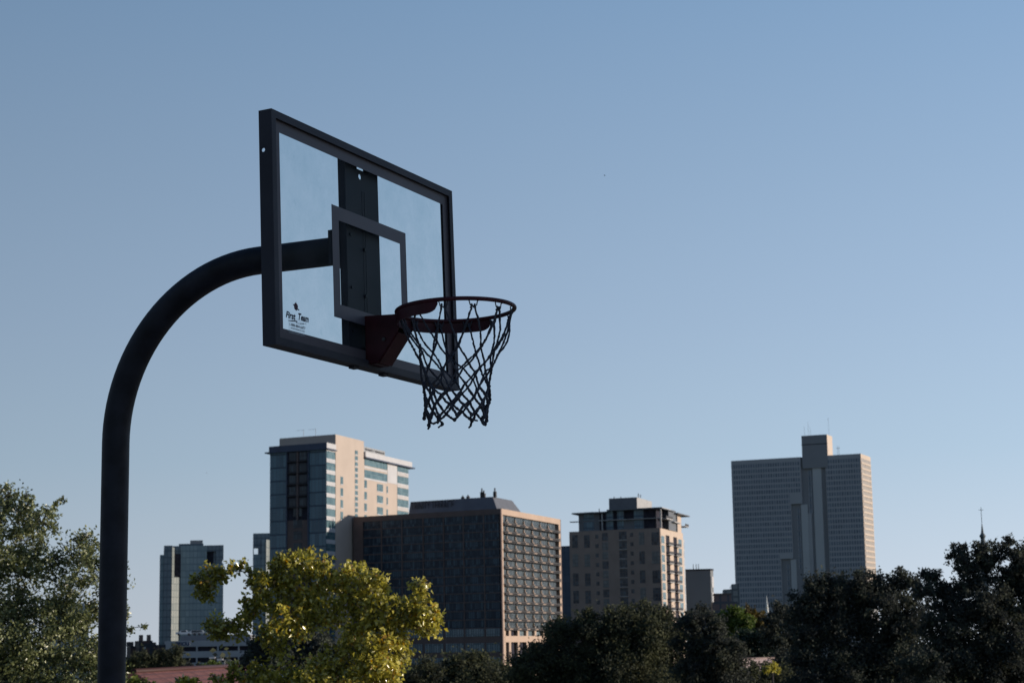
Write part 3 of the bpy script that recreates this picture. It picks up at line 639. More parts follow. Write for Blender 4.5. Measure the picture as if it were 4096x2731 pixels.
# vertical strips on the sunlit side; dark colour gives the shallow recesses their shade
R_ = lambda x: b.onR(*c6(x, 600))[0]
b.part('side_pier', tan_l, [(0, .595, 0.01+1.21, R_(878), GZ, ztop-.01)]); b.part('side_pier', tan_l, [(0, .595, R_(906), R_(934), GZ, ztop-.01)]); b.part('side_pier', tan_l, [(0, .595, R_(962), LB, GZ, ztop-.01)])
b.part('side_head', tan_l, [(0.01, .59, R_(878), R_(962), ztop-2.6, ztop-.03)])
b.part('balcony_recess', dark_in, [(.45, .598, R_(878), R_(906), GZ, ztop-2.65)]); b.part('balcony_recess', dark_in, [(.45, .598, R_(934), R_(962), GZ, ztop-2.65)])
zz = b.onR(*c6(845, 440))[1]
for j in range(9):
    z_ = ztop-3.0-j*fl
    for p, q in ((R_(879), R_(914)), (R_(935), R_(969))): b.win(slab_m, (-1.5, .44, p, q, z_-fl, z_-fl+.32), 'balcony_slab'); b.win(rail, (-1.5, -1.4, p, q, z_-fl+.33, z_-fl+1.5), 'balcony_rail')
    b.win(teal_g, (-.08, -.005, R_(843), R_(866), z_-fl+.7, z_-.3)); b.win(teal_g, (-.08, -.005, R_(972), R_(996), z_-fl+.6, z_-.2))
    b.win(white_p, (-.14, -.081, R_(843), R_(866), z_-fl+.3, z_-fl+.7), 'window_sill')
g1 = b.onR(*c6(1030, 600))[0]
b.part('glass_corner', gridmat('pale_corner_glass', (.22, .26, .30), (.42, .44, .46), (.45, .45, .45), 1.6, fl, .25, .8, .3, .4), [(.8, 7, LB+.01, g1, GZ, ztop-2.5)])
# front windows
A_ = lambda x: b.onL(*c6(x, 600))[0]
def fz(y, x=500): return b.onL(*c6(x, y))[1]
fg = gridmat('dim_blue_window', (.010, .018, .032), (.07, .09, .11), (.10, .09, .085), 1.5, 1.62, .2, .2, .2, .45, bias=1.6)
fg2 = gridmat('dim_pale_window', (.10, .115, .12), (.18, .185, .18), (.12, .11, .10), 1.5, 1.62, .2, .2, .3, .4)
for (x0, x1) in ((170, 212), (260, 302), (675, 716), (770, 826)):
    for j, y0 in enumerate((452, 596, 740, 872)):
        dy = -22 if x0 > 600 else 0
        b.win(fg if (x0+j) % 3 else fg2, (A_(x1), A_(x0), -.05, -.005, fz(y0+96+dy, x0), fz(y0+dy, x0)))
for x0 in (345, 608):
    for j in range(8): y0 = 448+j*71-(14 if x0 > 600 else 0); b.win(fg, (A_(x0+24), A_(x0), -.05, -.005, fz(y0+30, x0), fz(y0, x0)), 'small_window')
for j in range(8): y0 = 436+j*71; b.win(fg2 if j % 3 else fg, (A_(440), A_(396), -.05, -.005, fz(y0+58, 400), fz(y0, 400)))
for j in range(8): y0 = 424+j*71; b.win(fg, (A_(582), A_(524), -.05, -.005, fz(y0+60, 550), fz(y0, 550)), 'bay_window'); b.win(slab_m, (A_(584), A_(522), -.3, -.005, fz(y0+66, 550), fz(y0+61, 550)), 'bay_ledge')
# glass penthouse floors, overhanging slabs, mechanical box
zr = b.onL(*c6(755, 245), b=0)[1]; a_l = A_(215); h2 = (zr-ztop)/2
b.part('penthouse', grey_m, [(2.0, A_(440), 1.5, LB*.9, ztop, zr-.6), (A_(440)+.02, a_l, 1.5, LB*.9, ztop, zr-1.32)])
b.part('penthouse_recess', dark_in, [(A_(424), A_(374), 1.40, 1.49, ztop+.2, zr-1.4)]); b.part('penthouse_recess', dark_in, [(A_(507), A_(480), 1.40, 1.49, ztop+.2, zr-.7)]); b.part('penthouse_recess', dark_in, [(A_(634), A_(560), 1.40, 1.49, ztop+h2+.2, zr-.7)]); b.part('penthouse_recess', dark_in, [(2.1, A_(710), 1.40, 1.49, ztop+.2, zr-.7)])  # dark sheets on the wall stand in for shaded gaps
b.part('penthouse_column', slab_m, [(A_(400)-.25, A_(400)+.25, -.2, .3, ztop, zr-1.32)])
for p, q, m_ in ((A_(330), A_(252), fg), (A_(478), A_(425), fg), (A_(556), A_(508), fg), (A_(706), A_(636), fg)):
    for k in range(2): b.win(shade_g, (p, q, 1.42, 1.495, ztop+.4+k*h2, ztop+h2-.5+k*h2), 'penthouse_window')
b.part('balcony_ledge', slab_m, [(-.6, A_(372), -.3, 1.49, ztop+h2-.25, ztop+h2+.05), (A_(215), A_(155), -.3, 3, ztop+h2-.25, ztop+h2+.05)])
b.part('roof_slab', grey_m, [(-1.4, A_(440), -1.2, LB*.55, zr-.55, zr), (A_(440)+.02, A_(175), -1.2, LB*.55, zr-1.3, zr-.75)]); b.part('roof_edge', white_p, [(-1.6, -1.401, -1.2, LB*.35, zr-.35, zr-.05)])
b.part('roof_slab', grey_m, [(-2.2, 14, LB*.60, LB*1.15, zr-1.2, zr-.7)])
for x in (755, 885, 948): r0 = b.onR(*c6(x, 330))[0] if x > 830 else 0; b.part('penthouse_column', slab_m if x == 755 else grey_m, [(-.7, -.1, max(r0, 0), max(r0, 0)+.7, ztop, zr-.56)])
for k in (0, 1): b.part('side_balcony', slab_m, [(-1.9, 1.9, LB*(.12+.35*k), LB*(.40+.35*k), ztop+h2-.3-k*.6, ztop+h2+.15-k*.6)])
b.part('side_balcony', slab_m, [(-1.6, 1.9, LB*.98, LB*1.14, ztop+h2-1.6, ztop+h2-1.2)]); b.part('balcony_rail', rail, [(-1.55, -1.45, LB*.98, LB*1.14, ztop+h2-1.19, ztop+h2-.2), (-1.8, -1.7, LB*.12, LB*.4, ztop+h2+.16, ztop+h2+1.2)])
b.part('penthouse_wall', grey_m, [(-.4, 1.88, max(.5, b.onR(*c6(888, 330))[0]), b.onR(*c6(945, 330))[0], ztop, zr+.3)]); b.part('penthouse_side', dark_in, [(1.9, 1.99, 1.6, LB*.9, ztop, zr-.7)]); b.part('penthouse_pier', tan_l, [(.3, 1.85, LB*.80, LB*.97, ztop, zr-1.25)])
mA, mB_ = b.onL(*c6(655, 200), b=6)[0], b.onL(*c6(445, 200), b=6)[0]; zm = b.onL(*c6(655, 165), b=6)[1]; q = LB*.62
b.part('machine_room', grey_m, [(mA, mB_, 6, q+6, zr-.5, zm)]); b.part('machine_room_side', slab_m, [(mA-.08, mA-.005, 6.05, q+5.9, zr-.5, zm-.05)])
for x, h in ((370, 1.4), (485, .9), (535, .8), (668, 1.8), (684, 1.2)): a_ = b.onL(*c6(x, 200), b=8)[0]; b.part('roof_antenna', rail, [(a_-.15, a_+.15, 8, 8.3, (zr if x == 370 else zm)-.05, (zr if x == 370 else zm)+h)])
b.done()

# --- grey slab tower, brick block and stepped pale block (G, H)
def c8(x, y): return 2700+x/2.953, 2200+y/2.953
m_gs = mat('grey_concrete_slab_wall', (.19, .20, .21), .9, .1, .06, .1)  # grey lightened to carry distance haze in the colour
b = Bld('slab_tower', 'plain windowless grey slab block right of the tan tower', 'office building', *c8(418, 234), 900, 170, 66, c8(60, 0)[0], c8(450, 0)[0])
b.part('wall', m_gs, [(0, b.LA, 0, b.LB, GZ, b.H)]); b.part('roof_trim', dark_in, [(-.3, b.LA, -.3, b.LB, b.H+.01, b.H+.7)])
for j in range(5): b.win(white_p, (-.35, -.01, .6, b.LB-.5, b.H-3-j*7.6-5.2, b.H-3-j*7.6), 'side_panel')
for x in (200, 235, 262): a_ = b.onL(*c8(x, 220))[0]; b.part('roof_antenna', rail, [(a_-.12, a_+.12, 2, 2.2, b.H+.6, b.H+3.2)])
b.done()
m_rb = gridmat('red_brown_brick_windows', (.15, .11, .11), (.17, .125, .12), (.08, .085, .10), 3.4, 3.8, .9, 1.1, .8, .2)  # brick lightened, distance haze put into its colours
b = Bld('brick_block', 'small red-brown brick block below the grey slab tower', 'building', *c8(735, 520), 800, 176, 86, c8(440, 0)[0], c8(745, 0)[0])
b.part('wall', m_rb, [(0, b.LA, 0, 18, GZ, b.H-3.0)]); p = b.onL(*c8(665, 560))[0]; b.part('upper_wall', m_rb, [(p, b.LA-1, 1, 14, b.H-2.99, b.H)]); b.part('cornice', brown, [(p-.3, b.LA-.7, .7, 14.3, b.H+.01, b.H+.6)])
m_pl = gridmat('pale_green_grey_facade', (.19, .21, .215), (.22, .24, .24), (.10, .12, .13), 3.2, 3.6, .9, 1.0, .7, .2)  # distance haze put into the facade colours
b = Bld('stepped_block', 'pale grey block with stepped roofline at the foot of the tall office tower', 'building', *c8(760, 458), 950, 176, 86, c8(578, 0)[0], c8(775, 0)[0])
b.part('wall', m_pl, [(0, b.LA, 0, 20, GZ, b.H)]); p = b.onL(*c8(680, 500))[0]; zz = b.onL(*c8(720, 395))[1]; b.part('upper_step', m_pl, [(0, p, 2, 16, b.H+.01, zz)])
b.part('roof_railing', rail, [(p+1+i*2.4, p+1.2+i*2.4, .5, .7, b.H, b.H+1.6) for i in range(int((b.LA-p)/2.4))])

# --- tall office tower on the right (I)
def c7(x, y): return 2850+x/1.96, 1700+y/1.96
D_ = 1250
b = Bld('office_tower', 'tall grey concrete office tower with fine window bands and raised central core', 'skyscraper', *c7(1160, 222), D_, 156.5, 66, c7(145, 0)[0], c7(1237, 0)[0])
conc = mat('hazy_grey_concrete', (.355, .36, .37), .85, .15, .05, .05); conc2 = mat('hazy_dark_concrete', (.235, .24, .25), .85, .15, .05, .05); conc3 = mat('pale_core_panel', (.42, .43, .43), .85, .15, .04, .05)  # distance haze is mixed into these concrete greys
sunc = mat('sunlit_pale_concrete', (.52, .44, .37), .85, .12, .04, .05)  # lit copy of the concrete, sun warmth put into its colour
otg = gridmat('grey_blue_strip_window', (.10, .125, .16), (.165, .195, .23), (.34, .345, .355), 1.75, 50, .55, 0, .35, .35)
otg2 = gridmat('sunlit_strip_window', (.26, .235, .21), (.32, .285, .25), (.36, .32, .28), 1.75, 50, .5, 0, .4, .3)  # lit copy of the strip window, sunlight put into its colours
ztop = b.H; LA, LB = b.LA, b.LB; fl = 21.9/FPX*D_; A_ = lambda x, y=600: b.onL(*c7(x, y))[0]; zy = lambda y, x=600: b.onL(*c7(x, y))[1]
z1, z2 = zy(616, 650), zy(1046, 580); s1, s2 = zy(570, 650), zy(995, 580)
cr, cl = A_(897), A_(702); cl2, cl3 = A_(622, 800), A_(541, 1200)
b.part('right_wing', conc, [(0, cr, 0, LB, GZ, ztop)])
b.part('left_wing', conc, [(cl, LA, 0, LB, z1, ztop)]); b.part('left_wing', conc, [(cl2, LA, 0, LB, z2, z1-.01)]); b.part('left_wing', conc, [(cl3, LA, 0, LB, GZ, z2-.01)])
b.part('core_wall', conc2, [(cr+.01, cl-.01, 1.8, LB-1, GZ, ztop)]); b.part('core_wall', conc2, [(cl+.0, cl2-.01, 1.8, LB-1, GZ, z1-.02)]); b.part('core_wall', conc2, [(cl2, cl3-.01, 1.8, LB-1, GZ, z2-.02)])
# core panels
def panel(x0, x1, y0, y1, m_, b0, nm='core_panel'):
    ym = y0; b.part(nm, m_, [(b.onL(*c7(x1, ym), b=b0)[0], b.onL(*c7(x0, ym), b=b0)[0], b0, 1.79, GZ if y1 is None else b.onL(*c7(x0, y1), b=b0)[1], b.onL(*c7(x0, ym), b=b0)[1])])
panel(778, 846, 245, None, conc3, .6); panel(748, 776, 690, None, conc, 1.2); panel(692, 745, 622, None, conc3, .8); panel(640, 655, 1050, None, conc3, 1.6) if False else None
panel(612, 655, 1052, None, conc3, .9)
for j in range(10): y = 275+j*43.2; b.win(otg, (b.onL(*c7(776+j*1.5, y), b=1.7)[0], b.onL(*c7(745+j*1.5, y), b=1.7)[0], 1.6, 1.79, zy(y+32), zy(y)), 'core_window')
for j in range(11): y = 660+j*43.2; b.win(otg, (b.onL(*c7(690+j*1.6, y), b=1.7)[0], b.onL(*c7(662+j*1.6, y), b=1.7)[0], 1.6, 1.79, zy(y+32), zy(y)), 'core_window')
for j in range(8): y = 1090+j*43.2; b.win(otg, (b.onL(*c7(608+j*1.6, y), b=1.7)[0], b.onL(*c7(582+j*1.6, y), b=1.7)[0], 1.6, 1.79, zy(y+32), zy(y)), 'core_window')
zf = ztop-3.0
for j in range(27):
    z_ = zf-j*fl; zb_ = z_-fl*.67
    e = cl+.4 if z_ > s1+1 else (cl2+.4 if z_ > s2+1 else cl3+.4)
    if s1-1 < z_ <= s1+fl*.9+1: e = A_(605, 590)
    if z_ > z1-2 and z_ <= s1+1: e = A_(605, 590)
    if z_ > z2-2 and z_ <= s2+1: e = A_(525, 1020)
    b.win(otg, (e, LA-.9, -.06, -.005, zb_, z_), 'window_band'); b.win(otg, (1.0, cr-.5, -.06, -.005, zb_, z_), 'window_band')
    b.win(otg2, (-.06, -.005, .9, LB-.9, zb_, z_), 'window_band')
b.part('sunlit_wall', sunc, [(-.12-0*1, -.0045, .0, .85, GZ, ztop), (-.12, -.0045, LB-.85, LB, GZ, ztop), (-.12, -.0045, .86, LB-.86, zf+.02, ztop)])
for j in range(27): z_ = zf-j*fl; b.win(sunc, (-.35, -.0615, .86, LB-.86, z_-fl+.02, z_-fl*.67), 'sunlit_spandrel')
zct = zy(84, 700); kk = A_(700, 160), A_(899, 160)
b.part('core_top', conc2, [(kk[1], kk[0], -.2, 14, ztop-8, zct)]); bo = b.onR(*c7(940, 100), a=kk[1])[0]
b.part('core_top_side', sunc, [(kk[1]-.15, kk[1]-.01, -.15, 13.9, ztop+.01, zct-.05)]); b.part('core_top_band', dark_in, [(kk[1]-.3, kk[0]+.2, -.3, -.21, zy(152, 700)-.5, zy(152, 700))])
for x, h in ((722, 7), (752, 10), (768, 6), (912, 12)): a_ = b.onL(*c7(x, 70), b=5)[0]; b.part('roof_antenna', rail, [(a_-.05, a_+.05, 5, 5.1, zct-.1, zct+h)])
for x in (980, 992): a_ = b.onL(*c7(x, 220), b=5)[0]; b.part('roof_antenna', rail, [(a_-.08, a_+.08, 5, 5.1, ztop, ztop+6.5), (a_-1, a_+1, 5, 5.1, ztop+5, ztop+5.15)])
b.done()

# --- blue glass towers far left (A, B)
gA = gridmat('pale_blue_tower_glass', (.14, .21, .245), (.185, .26, .29), (.115, .17, .20), 2.3, 4.0, .3, .6, .25, .45)  # far tower glass lightened and blued to carry haze
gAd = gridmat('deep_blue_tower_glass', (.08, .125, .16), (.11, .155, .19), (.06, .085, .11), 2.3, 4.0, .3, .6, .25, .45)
gAl = gridmat('sunlit_tower_glass', (.19, .22, .215), (.26, .28, .265), (.14, .165, .17), 1.6, 4.0, .3, .5, .3, .4)  # lit copy of the tower glass, sunlight put into its colours
def c0(x, y): return x/1.78, 1850+y/1.78
b = Bld('glass_tower', 'pale blue glass tower with stepped top and bright vertical strip, just right of the pole', 'skyscraper', *c0(1592, 585), 1150, 179, 101, c0(1168, 0)[0], c0(1600, 0)[0])
LA = b.LA; A_ = lambda x, y=900: b.onL(*c0(x, y))[0]; zy = lambda y, x=1400: b.onL(*c0(x, y))[1]; ztop = b.H
n1, n2 = A_(1535), A_(1470)
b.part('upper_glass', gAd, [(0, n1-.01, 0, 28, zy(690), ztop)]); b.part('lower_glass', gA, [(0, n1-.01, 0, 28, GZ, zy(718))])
b.part('corner_post', gAd, [(n1-4, n1-.02, .5, 28, zy(718)+.01, zy(690)-.01)])
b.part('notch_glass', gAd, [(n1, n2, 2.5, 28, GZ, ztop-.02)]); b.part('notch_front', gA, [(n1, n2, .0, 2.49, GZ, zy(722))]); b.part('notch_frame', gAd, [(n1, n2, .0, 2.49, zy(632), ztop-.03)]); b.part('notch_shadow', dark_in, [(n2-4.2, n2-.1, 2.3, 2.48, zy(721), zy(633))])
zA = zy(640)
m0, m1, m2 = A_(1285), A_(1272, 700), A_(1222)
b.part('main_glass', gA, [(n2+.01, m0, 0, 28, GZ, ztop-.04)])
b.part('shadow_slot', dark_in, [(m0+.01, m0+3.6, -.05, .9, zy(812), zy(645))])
b.part('strip_backing', gAd, [(m0+.01, m2-.01, 1.0, 28, GZ, ztop-.05)])
mb = MB(); P = [b.M(m2, -3.2, GZ), b.M(m0+.2, .9, GZ), b.M(m2, .95, GZ)]
v0, v1 = zy(812), zy(600)
for (qa, qb, z0, z1_) in ((m2, m0+.2, GZ, v0), (m2, m0+3.7, v0, v1)):
    A0, A1, A2 = (qa, -6.0), (qb, .95), (qa, .95)
    mb.quad([b.M(*A0, z0), b.M(*A1, z0), b.M(*A1, z1_), b.M(*A0, z1_)], [(A0[0], z0), (A1[0], z0), (A1[0], z1_), (A0[0], z1_)])
    mb.quad([b.M(*A0, z1_), b.M(*A1, z1_), b.M(*A2, z1_)])
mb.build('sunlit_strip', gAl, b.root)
b.part('left_glass', gAd, [(m2+.01, LA, -6.0, 26, GZ, ztop-.06)]); ql = b.solve(b.L, c0(1140, 0)[0]); b.part('left_step', gA, [(LA+.01, ql, -4.0, 22, GZ, zy(657, 1150))])
b.part('machine_room', gAd, [(A_(1450, 575), A_(1275, 575), 4, 16, ztop, zy(574, 1290))]); b.part('machine_room', conc2, [(A_(1445, 550), A_(1357, 550), 5, 12, zy(574, 1290)+.01, zy(548))])
b = Bld('glass_tower', 'blue glass tower with a square corner opening, partly hidden behind the beige high-rise', 'skyscraper', *c4x(240, 1126), 1100, 179, 100, c4x(35, 0)[0], c4x(260, 0)[0])
LA = b.LA; A_ = lambda x, y=1300: b.onL(*c4x(x, y))[0]; zy = lambda y: b.onL(*c4x(100, y))[1]
w1 = A_(86); w2 = A_(40); z0, z1_ = zy(1346), zy(1280)
b.part('upper_glass', gAd, [(0, LA, 0, 6, z1_, b.H)]); b.part('lower_glass', gA, [(0, LA, 0, 6, GZ, z0)]); b.part('middle_glass', gAd, [(0, w1, 0, 6, z0+.01, z1_-.01)]); b.part('corner_post', gAd, [(w2, LA, 0, 6, z0+.01, z1_-.01)])
b.part('setback_glass', gA, [(0, A_(122), -1.5, -.01, GZ, zy(1202))])
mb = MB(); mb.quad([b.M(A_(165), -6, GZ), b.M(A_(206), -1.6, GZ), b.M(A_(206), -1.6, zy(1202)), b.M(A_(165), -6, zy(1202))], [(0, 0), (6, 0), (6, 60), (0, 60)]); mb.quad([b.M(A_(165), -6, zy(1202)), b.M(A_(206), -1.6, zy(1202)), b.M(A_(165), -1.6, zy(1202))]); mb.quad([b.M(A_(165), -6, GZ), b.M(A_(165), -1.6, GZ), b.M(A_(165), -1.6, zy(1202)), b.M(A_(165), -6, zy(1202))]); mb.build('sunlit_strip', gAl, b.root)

# --- parking garage (L)
def c12(x, y): return 600+x/4.704, 2400+y/4.704
gar = mat('grey_garage_concrete', (.31, .325, .35), .85, .15, .06, .3)
b = Bld('parking_garage', 'low grey parking garage with two rows of dark openings and a blue sign', 'parking garage', *c12(2000, 755), 512, 178, 95, c12(275, 0)[0], c12(2100, 0)[0])
LA = b.LA; A_ = lambda x, y=900: b.onL(*c12(x, y))[0]; zy = lambda y: b.onL(*c12(900, y))[1]
b.part('core', dark_in, [(.5, LA-.5, 1.2, 40, GZ, zy(755)-.5)])
o1, o1b, o2, o2b = zy(868), zy(955), zy(1075), zy(1170)
bands = [(0, LA, 0, 1.19, o1, zy(755)), (0, LA, 0, 1.19, o2, o1b), (0, LA, 0, 1.19, GZ, o2b)]
cols = [(A_(x+14), A_(x-14)) for x in (880, 1277, 1668, 2060)]; endw = [(A_(565), LA)]
b.part('facade', gar, bands+[(p, q, .01, 1.18, o1b, o1) for p, q in cols+endw]+[(p, q, .01, 1.18, o2b, o2) for p, q in cols+endw])
for k, (x0, x1) in enumerate(((570, 864), (894, 1263), (1291, 1654), (1682, 2045))):
    for p, q in ((o1b, o1), (o2b, o2)): b.part('opening', dark_in, [(A_(x1)+.02, A_(x0)-.02, 1.0, 1.15, p+.02, q-.02)])
b.part('roof_tier', mat('pale_garage_parapet', (.22, .225, .24), .85, .15, .06, .3), [(2, A_(540), 6, 36, zy(755)-.4, zy(672)+.3)])
sgn = b.part('sign_panel', gar, [(A_(750), A_(480), -.12, -.005, zy(850), zy(770))])
text_part('EECU', 'sign_lettering', mat('blue_sign_letters', (.025, .04, .10), .5, .3, .05, 1), sgn, lambda x, y: b.M(x, -.2, y), A_(488), A_(742), zy(845), zy(776), 0, .06)
GAR = b

# parked cars on the garage roof
def car(label, x, y, d, colr):
    g0 = b.onL(*c12(x, y), b=4)[0]; zr0 = zy(672)+.32; base = b.M(g0, 9, zr0); r = thing('parked_car', label, 'car', base, 'cars parked on the garage roof')
    MM = lambda u, v, z_: base+b.L*u+b.R*v+Z*z_
    prof = [(-2.2, .35), (-2.25, .75), (-1.3, .9), (-.7, 1.42), (.7, 1.45), (1.4, 1.0), (2.2, .92), (2.25, .4)]
    mb = MB(); mb.prism([MM(p[0], 0, p[1]) for p in prof], b.R*1.75); mb.build('body', mat('car_paint', colr, .15, .7, .02, 1), r)
    mb = MB(); mb.box(MM, -.75, .7, -.02, -.002, .95, 1.34); mb.box(MM, -.75, .7, 1.752, 1.77, .95, 1.34); mb.build('window', dark_g, r)
    for u in (-1.4, 1.4):
        for v in (-.03, 1.6): mb = MB(); mb.tube([MM(u, v, .32), MM(u, v+.2, .32)], .32, 12, smooth=False); mb.build('wheel', rail, r)
car('white car parked at the left end of the garage roof', 600, 660, 512, (.7, .7, .7))
car('silver car parked in the middle of the garage roof', 800, 660, 512, (.5, .5, .52))
car('pale car parked near the branches on the garage roof', 900, 640, 512, (.6, .58, .55))

# --- small brick buildings right of the pole (M)
m_bm = gridmat('dark_red_brick_with_windows', (.060, .042, .045), (.075, .052, .052), (.025, .03, .04), 2.6, 3.3, .7, .9, .85, .2)
b = Bld('brick_building', 'dark brick building with roof chimneys low beside the pole', 'building', *c0(1087, 1264), 420, 176, 106, c0(990, 0)[0], c0(1087, 0)[0])
b.part('wall', m_bm, [(0, b.LA, 0, 12, GZ, b.H)])
for x in (1010, 1066): a_ = b.onL(*c0(x, 1250))[0]; b.part('chimney', brown, [(a_-.45, a_+.45, 2, 3, b.H, b.H+1.3)])
b.part('painted_lit_strip', white_p, [(b.onL(*c0(1036, 1300))[0], b.onL(*c0(1027, 1300))[0], -.1, -.01, GZ, b.onL(*c0(1030, 1310))[1])])  # pale strip laid on the wall in place of sunlight
b = Bld('brick_building', 'low dark brick building between the pole and the chimneyed block', 'building', *c0(990, 1303), 430, 176, 106, c0(930, 0)[0], c0(1000, 0)[0])
b.part('wall', m_bm, [(0, b.LA, 0, 12, GZ, b.H)]); b.part('roof_box', rail, [(1.0, 2.6, 3, 5, b.H, b.H+1.0), (3.5, 4.4, 3, 5, b.H, b.H+.8)])
b = Bld('brick_building', 'low dark brick building directly left of the grey parking garage', 'building', *c0(1180, 1293), 440, 176, 106, c0(1085, 0)[0], c0(1190, 0)[0])
b.part('wall', m_bm, [(0, b.LA, 0, 12, GZ, b.H)]); b.part('roof_box', rail, [(2.0, 4.6, 3, 5, b.H, b.H+.6)])

# --- pale building glimpsed behind the left tree (Q)
m_pal = mat('pale_render', (.42, .44, .45), .8, .2, .06, .4)
b = Bld('apartment_building', 'pale building with banded balconies glimpsed through the left tree', 'building', 372, 2415, 160, 176, 108, 200, 385)
b.part('wall', gridmat('blue_green_banded_glass', (.05, .09, .11), (.10, .15, .17), (.20, .22, .23), 1.4, 3.0, .15, .1, .2, .5), [(.3, b.LA, .3, 8, GZ, b.H-.3)])
for j in range(4): b.part('balcony_band', m_pal, [(-.2, b.LA+.2, -.2, 8.2, b.H-.4-j*2.9-.3, b.H-.4-j*2.9+.5)])

# --- roofs among the trees
def tile_mat(name, c1_, c2_, pw):
    return gridmat(name, c1_, c2_, [v*.45 for v in c1_], pw, .42, pw*.3, .06, .85, .15)
red_t = tile_mat('red_clay_tiles', (.12, .052, .046), (.27, .12, .10), .17); clay = tile_mat('weathered_clay_tiles', (.50, .37, .33), (.68, .55, .50), .34)
def hip_roof(name, label, ridge0, ridge1, eave_drop, run, hipl, hipr, m_, wallm):
    r0, r1 = Vector(ridge0), Vector(ridge1); D = (r1-r0); D.z = 0; ln = D.length; D.normalize(); F_ = Vector((D.y, -D.x, 0))
    zr = (r0.z+r1.z)/2; z0 = zr-eave_drop; root = thing(name, label, 'house', Vector((r0.x, r0.y, gz(r0.x, r0.y))))
    Pt = lambda s, t, z_: Vector((r0.x, r0.y, 0))+D*s+F_*t+Z*z_
    sl = sqrt(run**2+eave_drop**2); mb = MB()
    mb.quad([Pt(-hipl, run, z0), Pt(ln+hipr, run, z0), Pt(ln, 0, zr), Pt(0, 0, zr)], [(-hipl, 0), (ln+hipr, 0), (ln, sl), (0, sl)])
    mb.quad([Pt(ln+hipr, -run, z0), Pt(-hipl, -run, z0), Pt(0, 0, zr), Pt(ln, 0, zr)], [(ln+hipr, 0), (-hipl, 0), (0, sl), (ln, sl)])
    mb.quad([Pt(-hipl, -run, z0), Pt(-hipl, run, z0), Pt(0, 0, zr)], [(-run, 0), (run, 0), (0, sl)]); mb.quad([Pt(ln+hipr, run, z0), Pt(ln+hipr, -run, z0), Pt(ln, 0, zr)], [(-run, 0), (run, 0), (0, sl)])
    rf = mb.build('roof', m_, root)
    mb = MB(); mb.tube([Pt(0, 0, zr+.02), Pt(ln, 0, zr+.02)], .13, 8); mb.build('ridge_cap', m_, rf)
    mb = MB(); gb = min(gz(r0.x, r0.y), gz(r1.x, r1.y))-.3; mb.box(lambda a, b_, c: Pt(a, b_, c), -hipl+.5, ln+hipr-.5, -run+.5, run-.5, gb, z0-.02); mb.build('wall', wallm, root)
    return root, Pt, z0
hip_roof('tiled_roof_house', 'long low house with red tiled hip roof at the lower left', at(535, 2686, 84), at(1010, 2660, 114), 2.6, 5.2, 3.2, 3.2, red_t, tan_w)
hip_roof('tiled_roof_house', 'house with weathered pale clay tile roof showing between the dark trees', at(2945, 2634, 250), at(3140, 2629, 257), 4.4, 8.0, 3.6, 3.6, clay, brown)

# --- steeples
def spire(name, label, x, ytip, ybase, d, r0, m_, knob=None, cross=False, shaft=0.):
    tip = at(x, ytip, d); g = gz(tip.x, tip.y); root = thing(name, label, 'steeple', Vector((tip.x, tip.y, g))); zb = at(x, ybase, d).z
    mb = MB(); n_ = 8; ring = [Vector((tip.x+r0*cos(2*pi*k/n_+.39), tip.y+r0*sin(2*pi*k/n_+.39), zb)) for k in range(n_)]
    for k in range(n_): mb.quad([ring[k], ring[(k+1) % n_], tip])
    mb.build('spire', m_, root)
    mb = MB(); mb.box(lambda a, b_, c: Vector((tip.x+a, tip.y+b_, c)), -r0*1.1, r0*1.1, -r0*1.1, r0*1.1, g, zb-.02); tw_ = mb.build('tower', m_, root)
    mb = MB(); mb.box(lambda a, b_, c: Vector((tip.x+a, tip.y+b_, c)), -r0*1.4, r0*1.4, -r0*1.4, r0*1.4, zb-.5, zb-.01); mb.build('cornice', m_, tw_)
    return root, tip, zb
spire('church_steeple', 'slender white church steeple in front of the tall office tower', c8(1080, 0)[0], c8(0, 522)[1], c8(0, 745)[1], 420, .42, mat('white_steeple_paint', (.6, .62, .6), .7, .2, .06, 1))
def c9(x, y): return 3000+x/2.145, 2000+y/2.145
m_cop = mat('grey_green_copper', (.10, .12, .13), .7, .3, .15, 2)
r_, tip, zb = spire('church_spire', 'dark thin church spire topped by a cross above the right-hand trees', c9(1988, 0)[0], c9(0, 178)[1], c9(0, 372)[1], 300, .42, m_cop)
mb = MB(); mb.box(lambda a, b_, c: Vector((tip.x+a, tip.y+b_, tip.z+c)), -.035, .035, -.035, .035, -.3, 2.2); mb.box(lambda a, b_, c: Vector((tip.x+a, tip.y+b_, tip.z+c)), -.36, -.036, -.035, .035, 1.75, 1.82); mb.box(lambda a, b_, c: Vector((tip.x+a, tip.y+b_, tip.z+c)), .036, .36, -.035, .035, 1.75, 1.82); mb.build('cross', m_cop, r_)
zk = at(c9(1993, 0)[0], c9(0, 300)[1], 300).z
mb = MB(); mb.tube([Vector((tip.x, tip.y, zk-.5)), Vector((tip.x, tip.y, zk-.1)), Vector((tip.x, tip.y, zk+.3))], [.35, .55, .25], 8); mb.build('spire_collar', m_cop, r_)

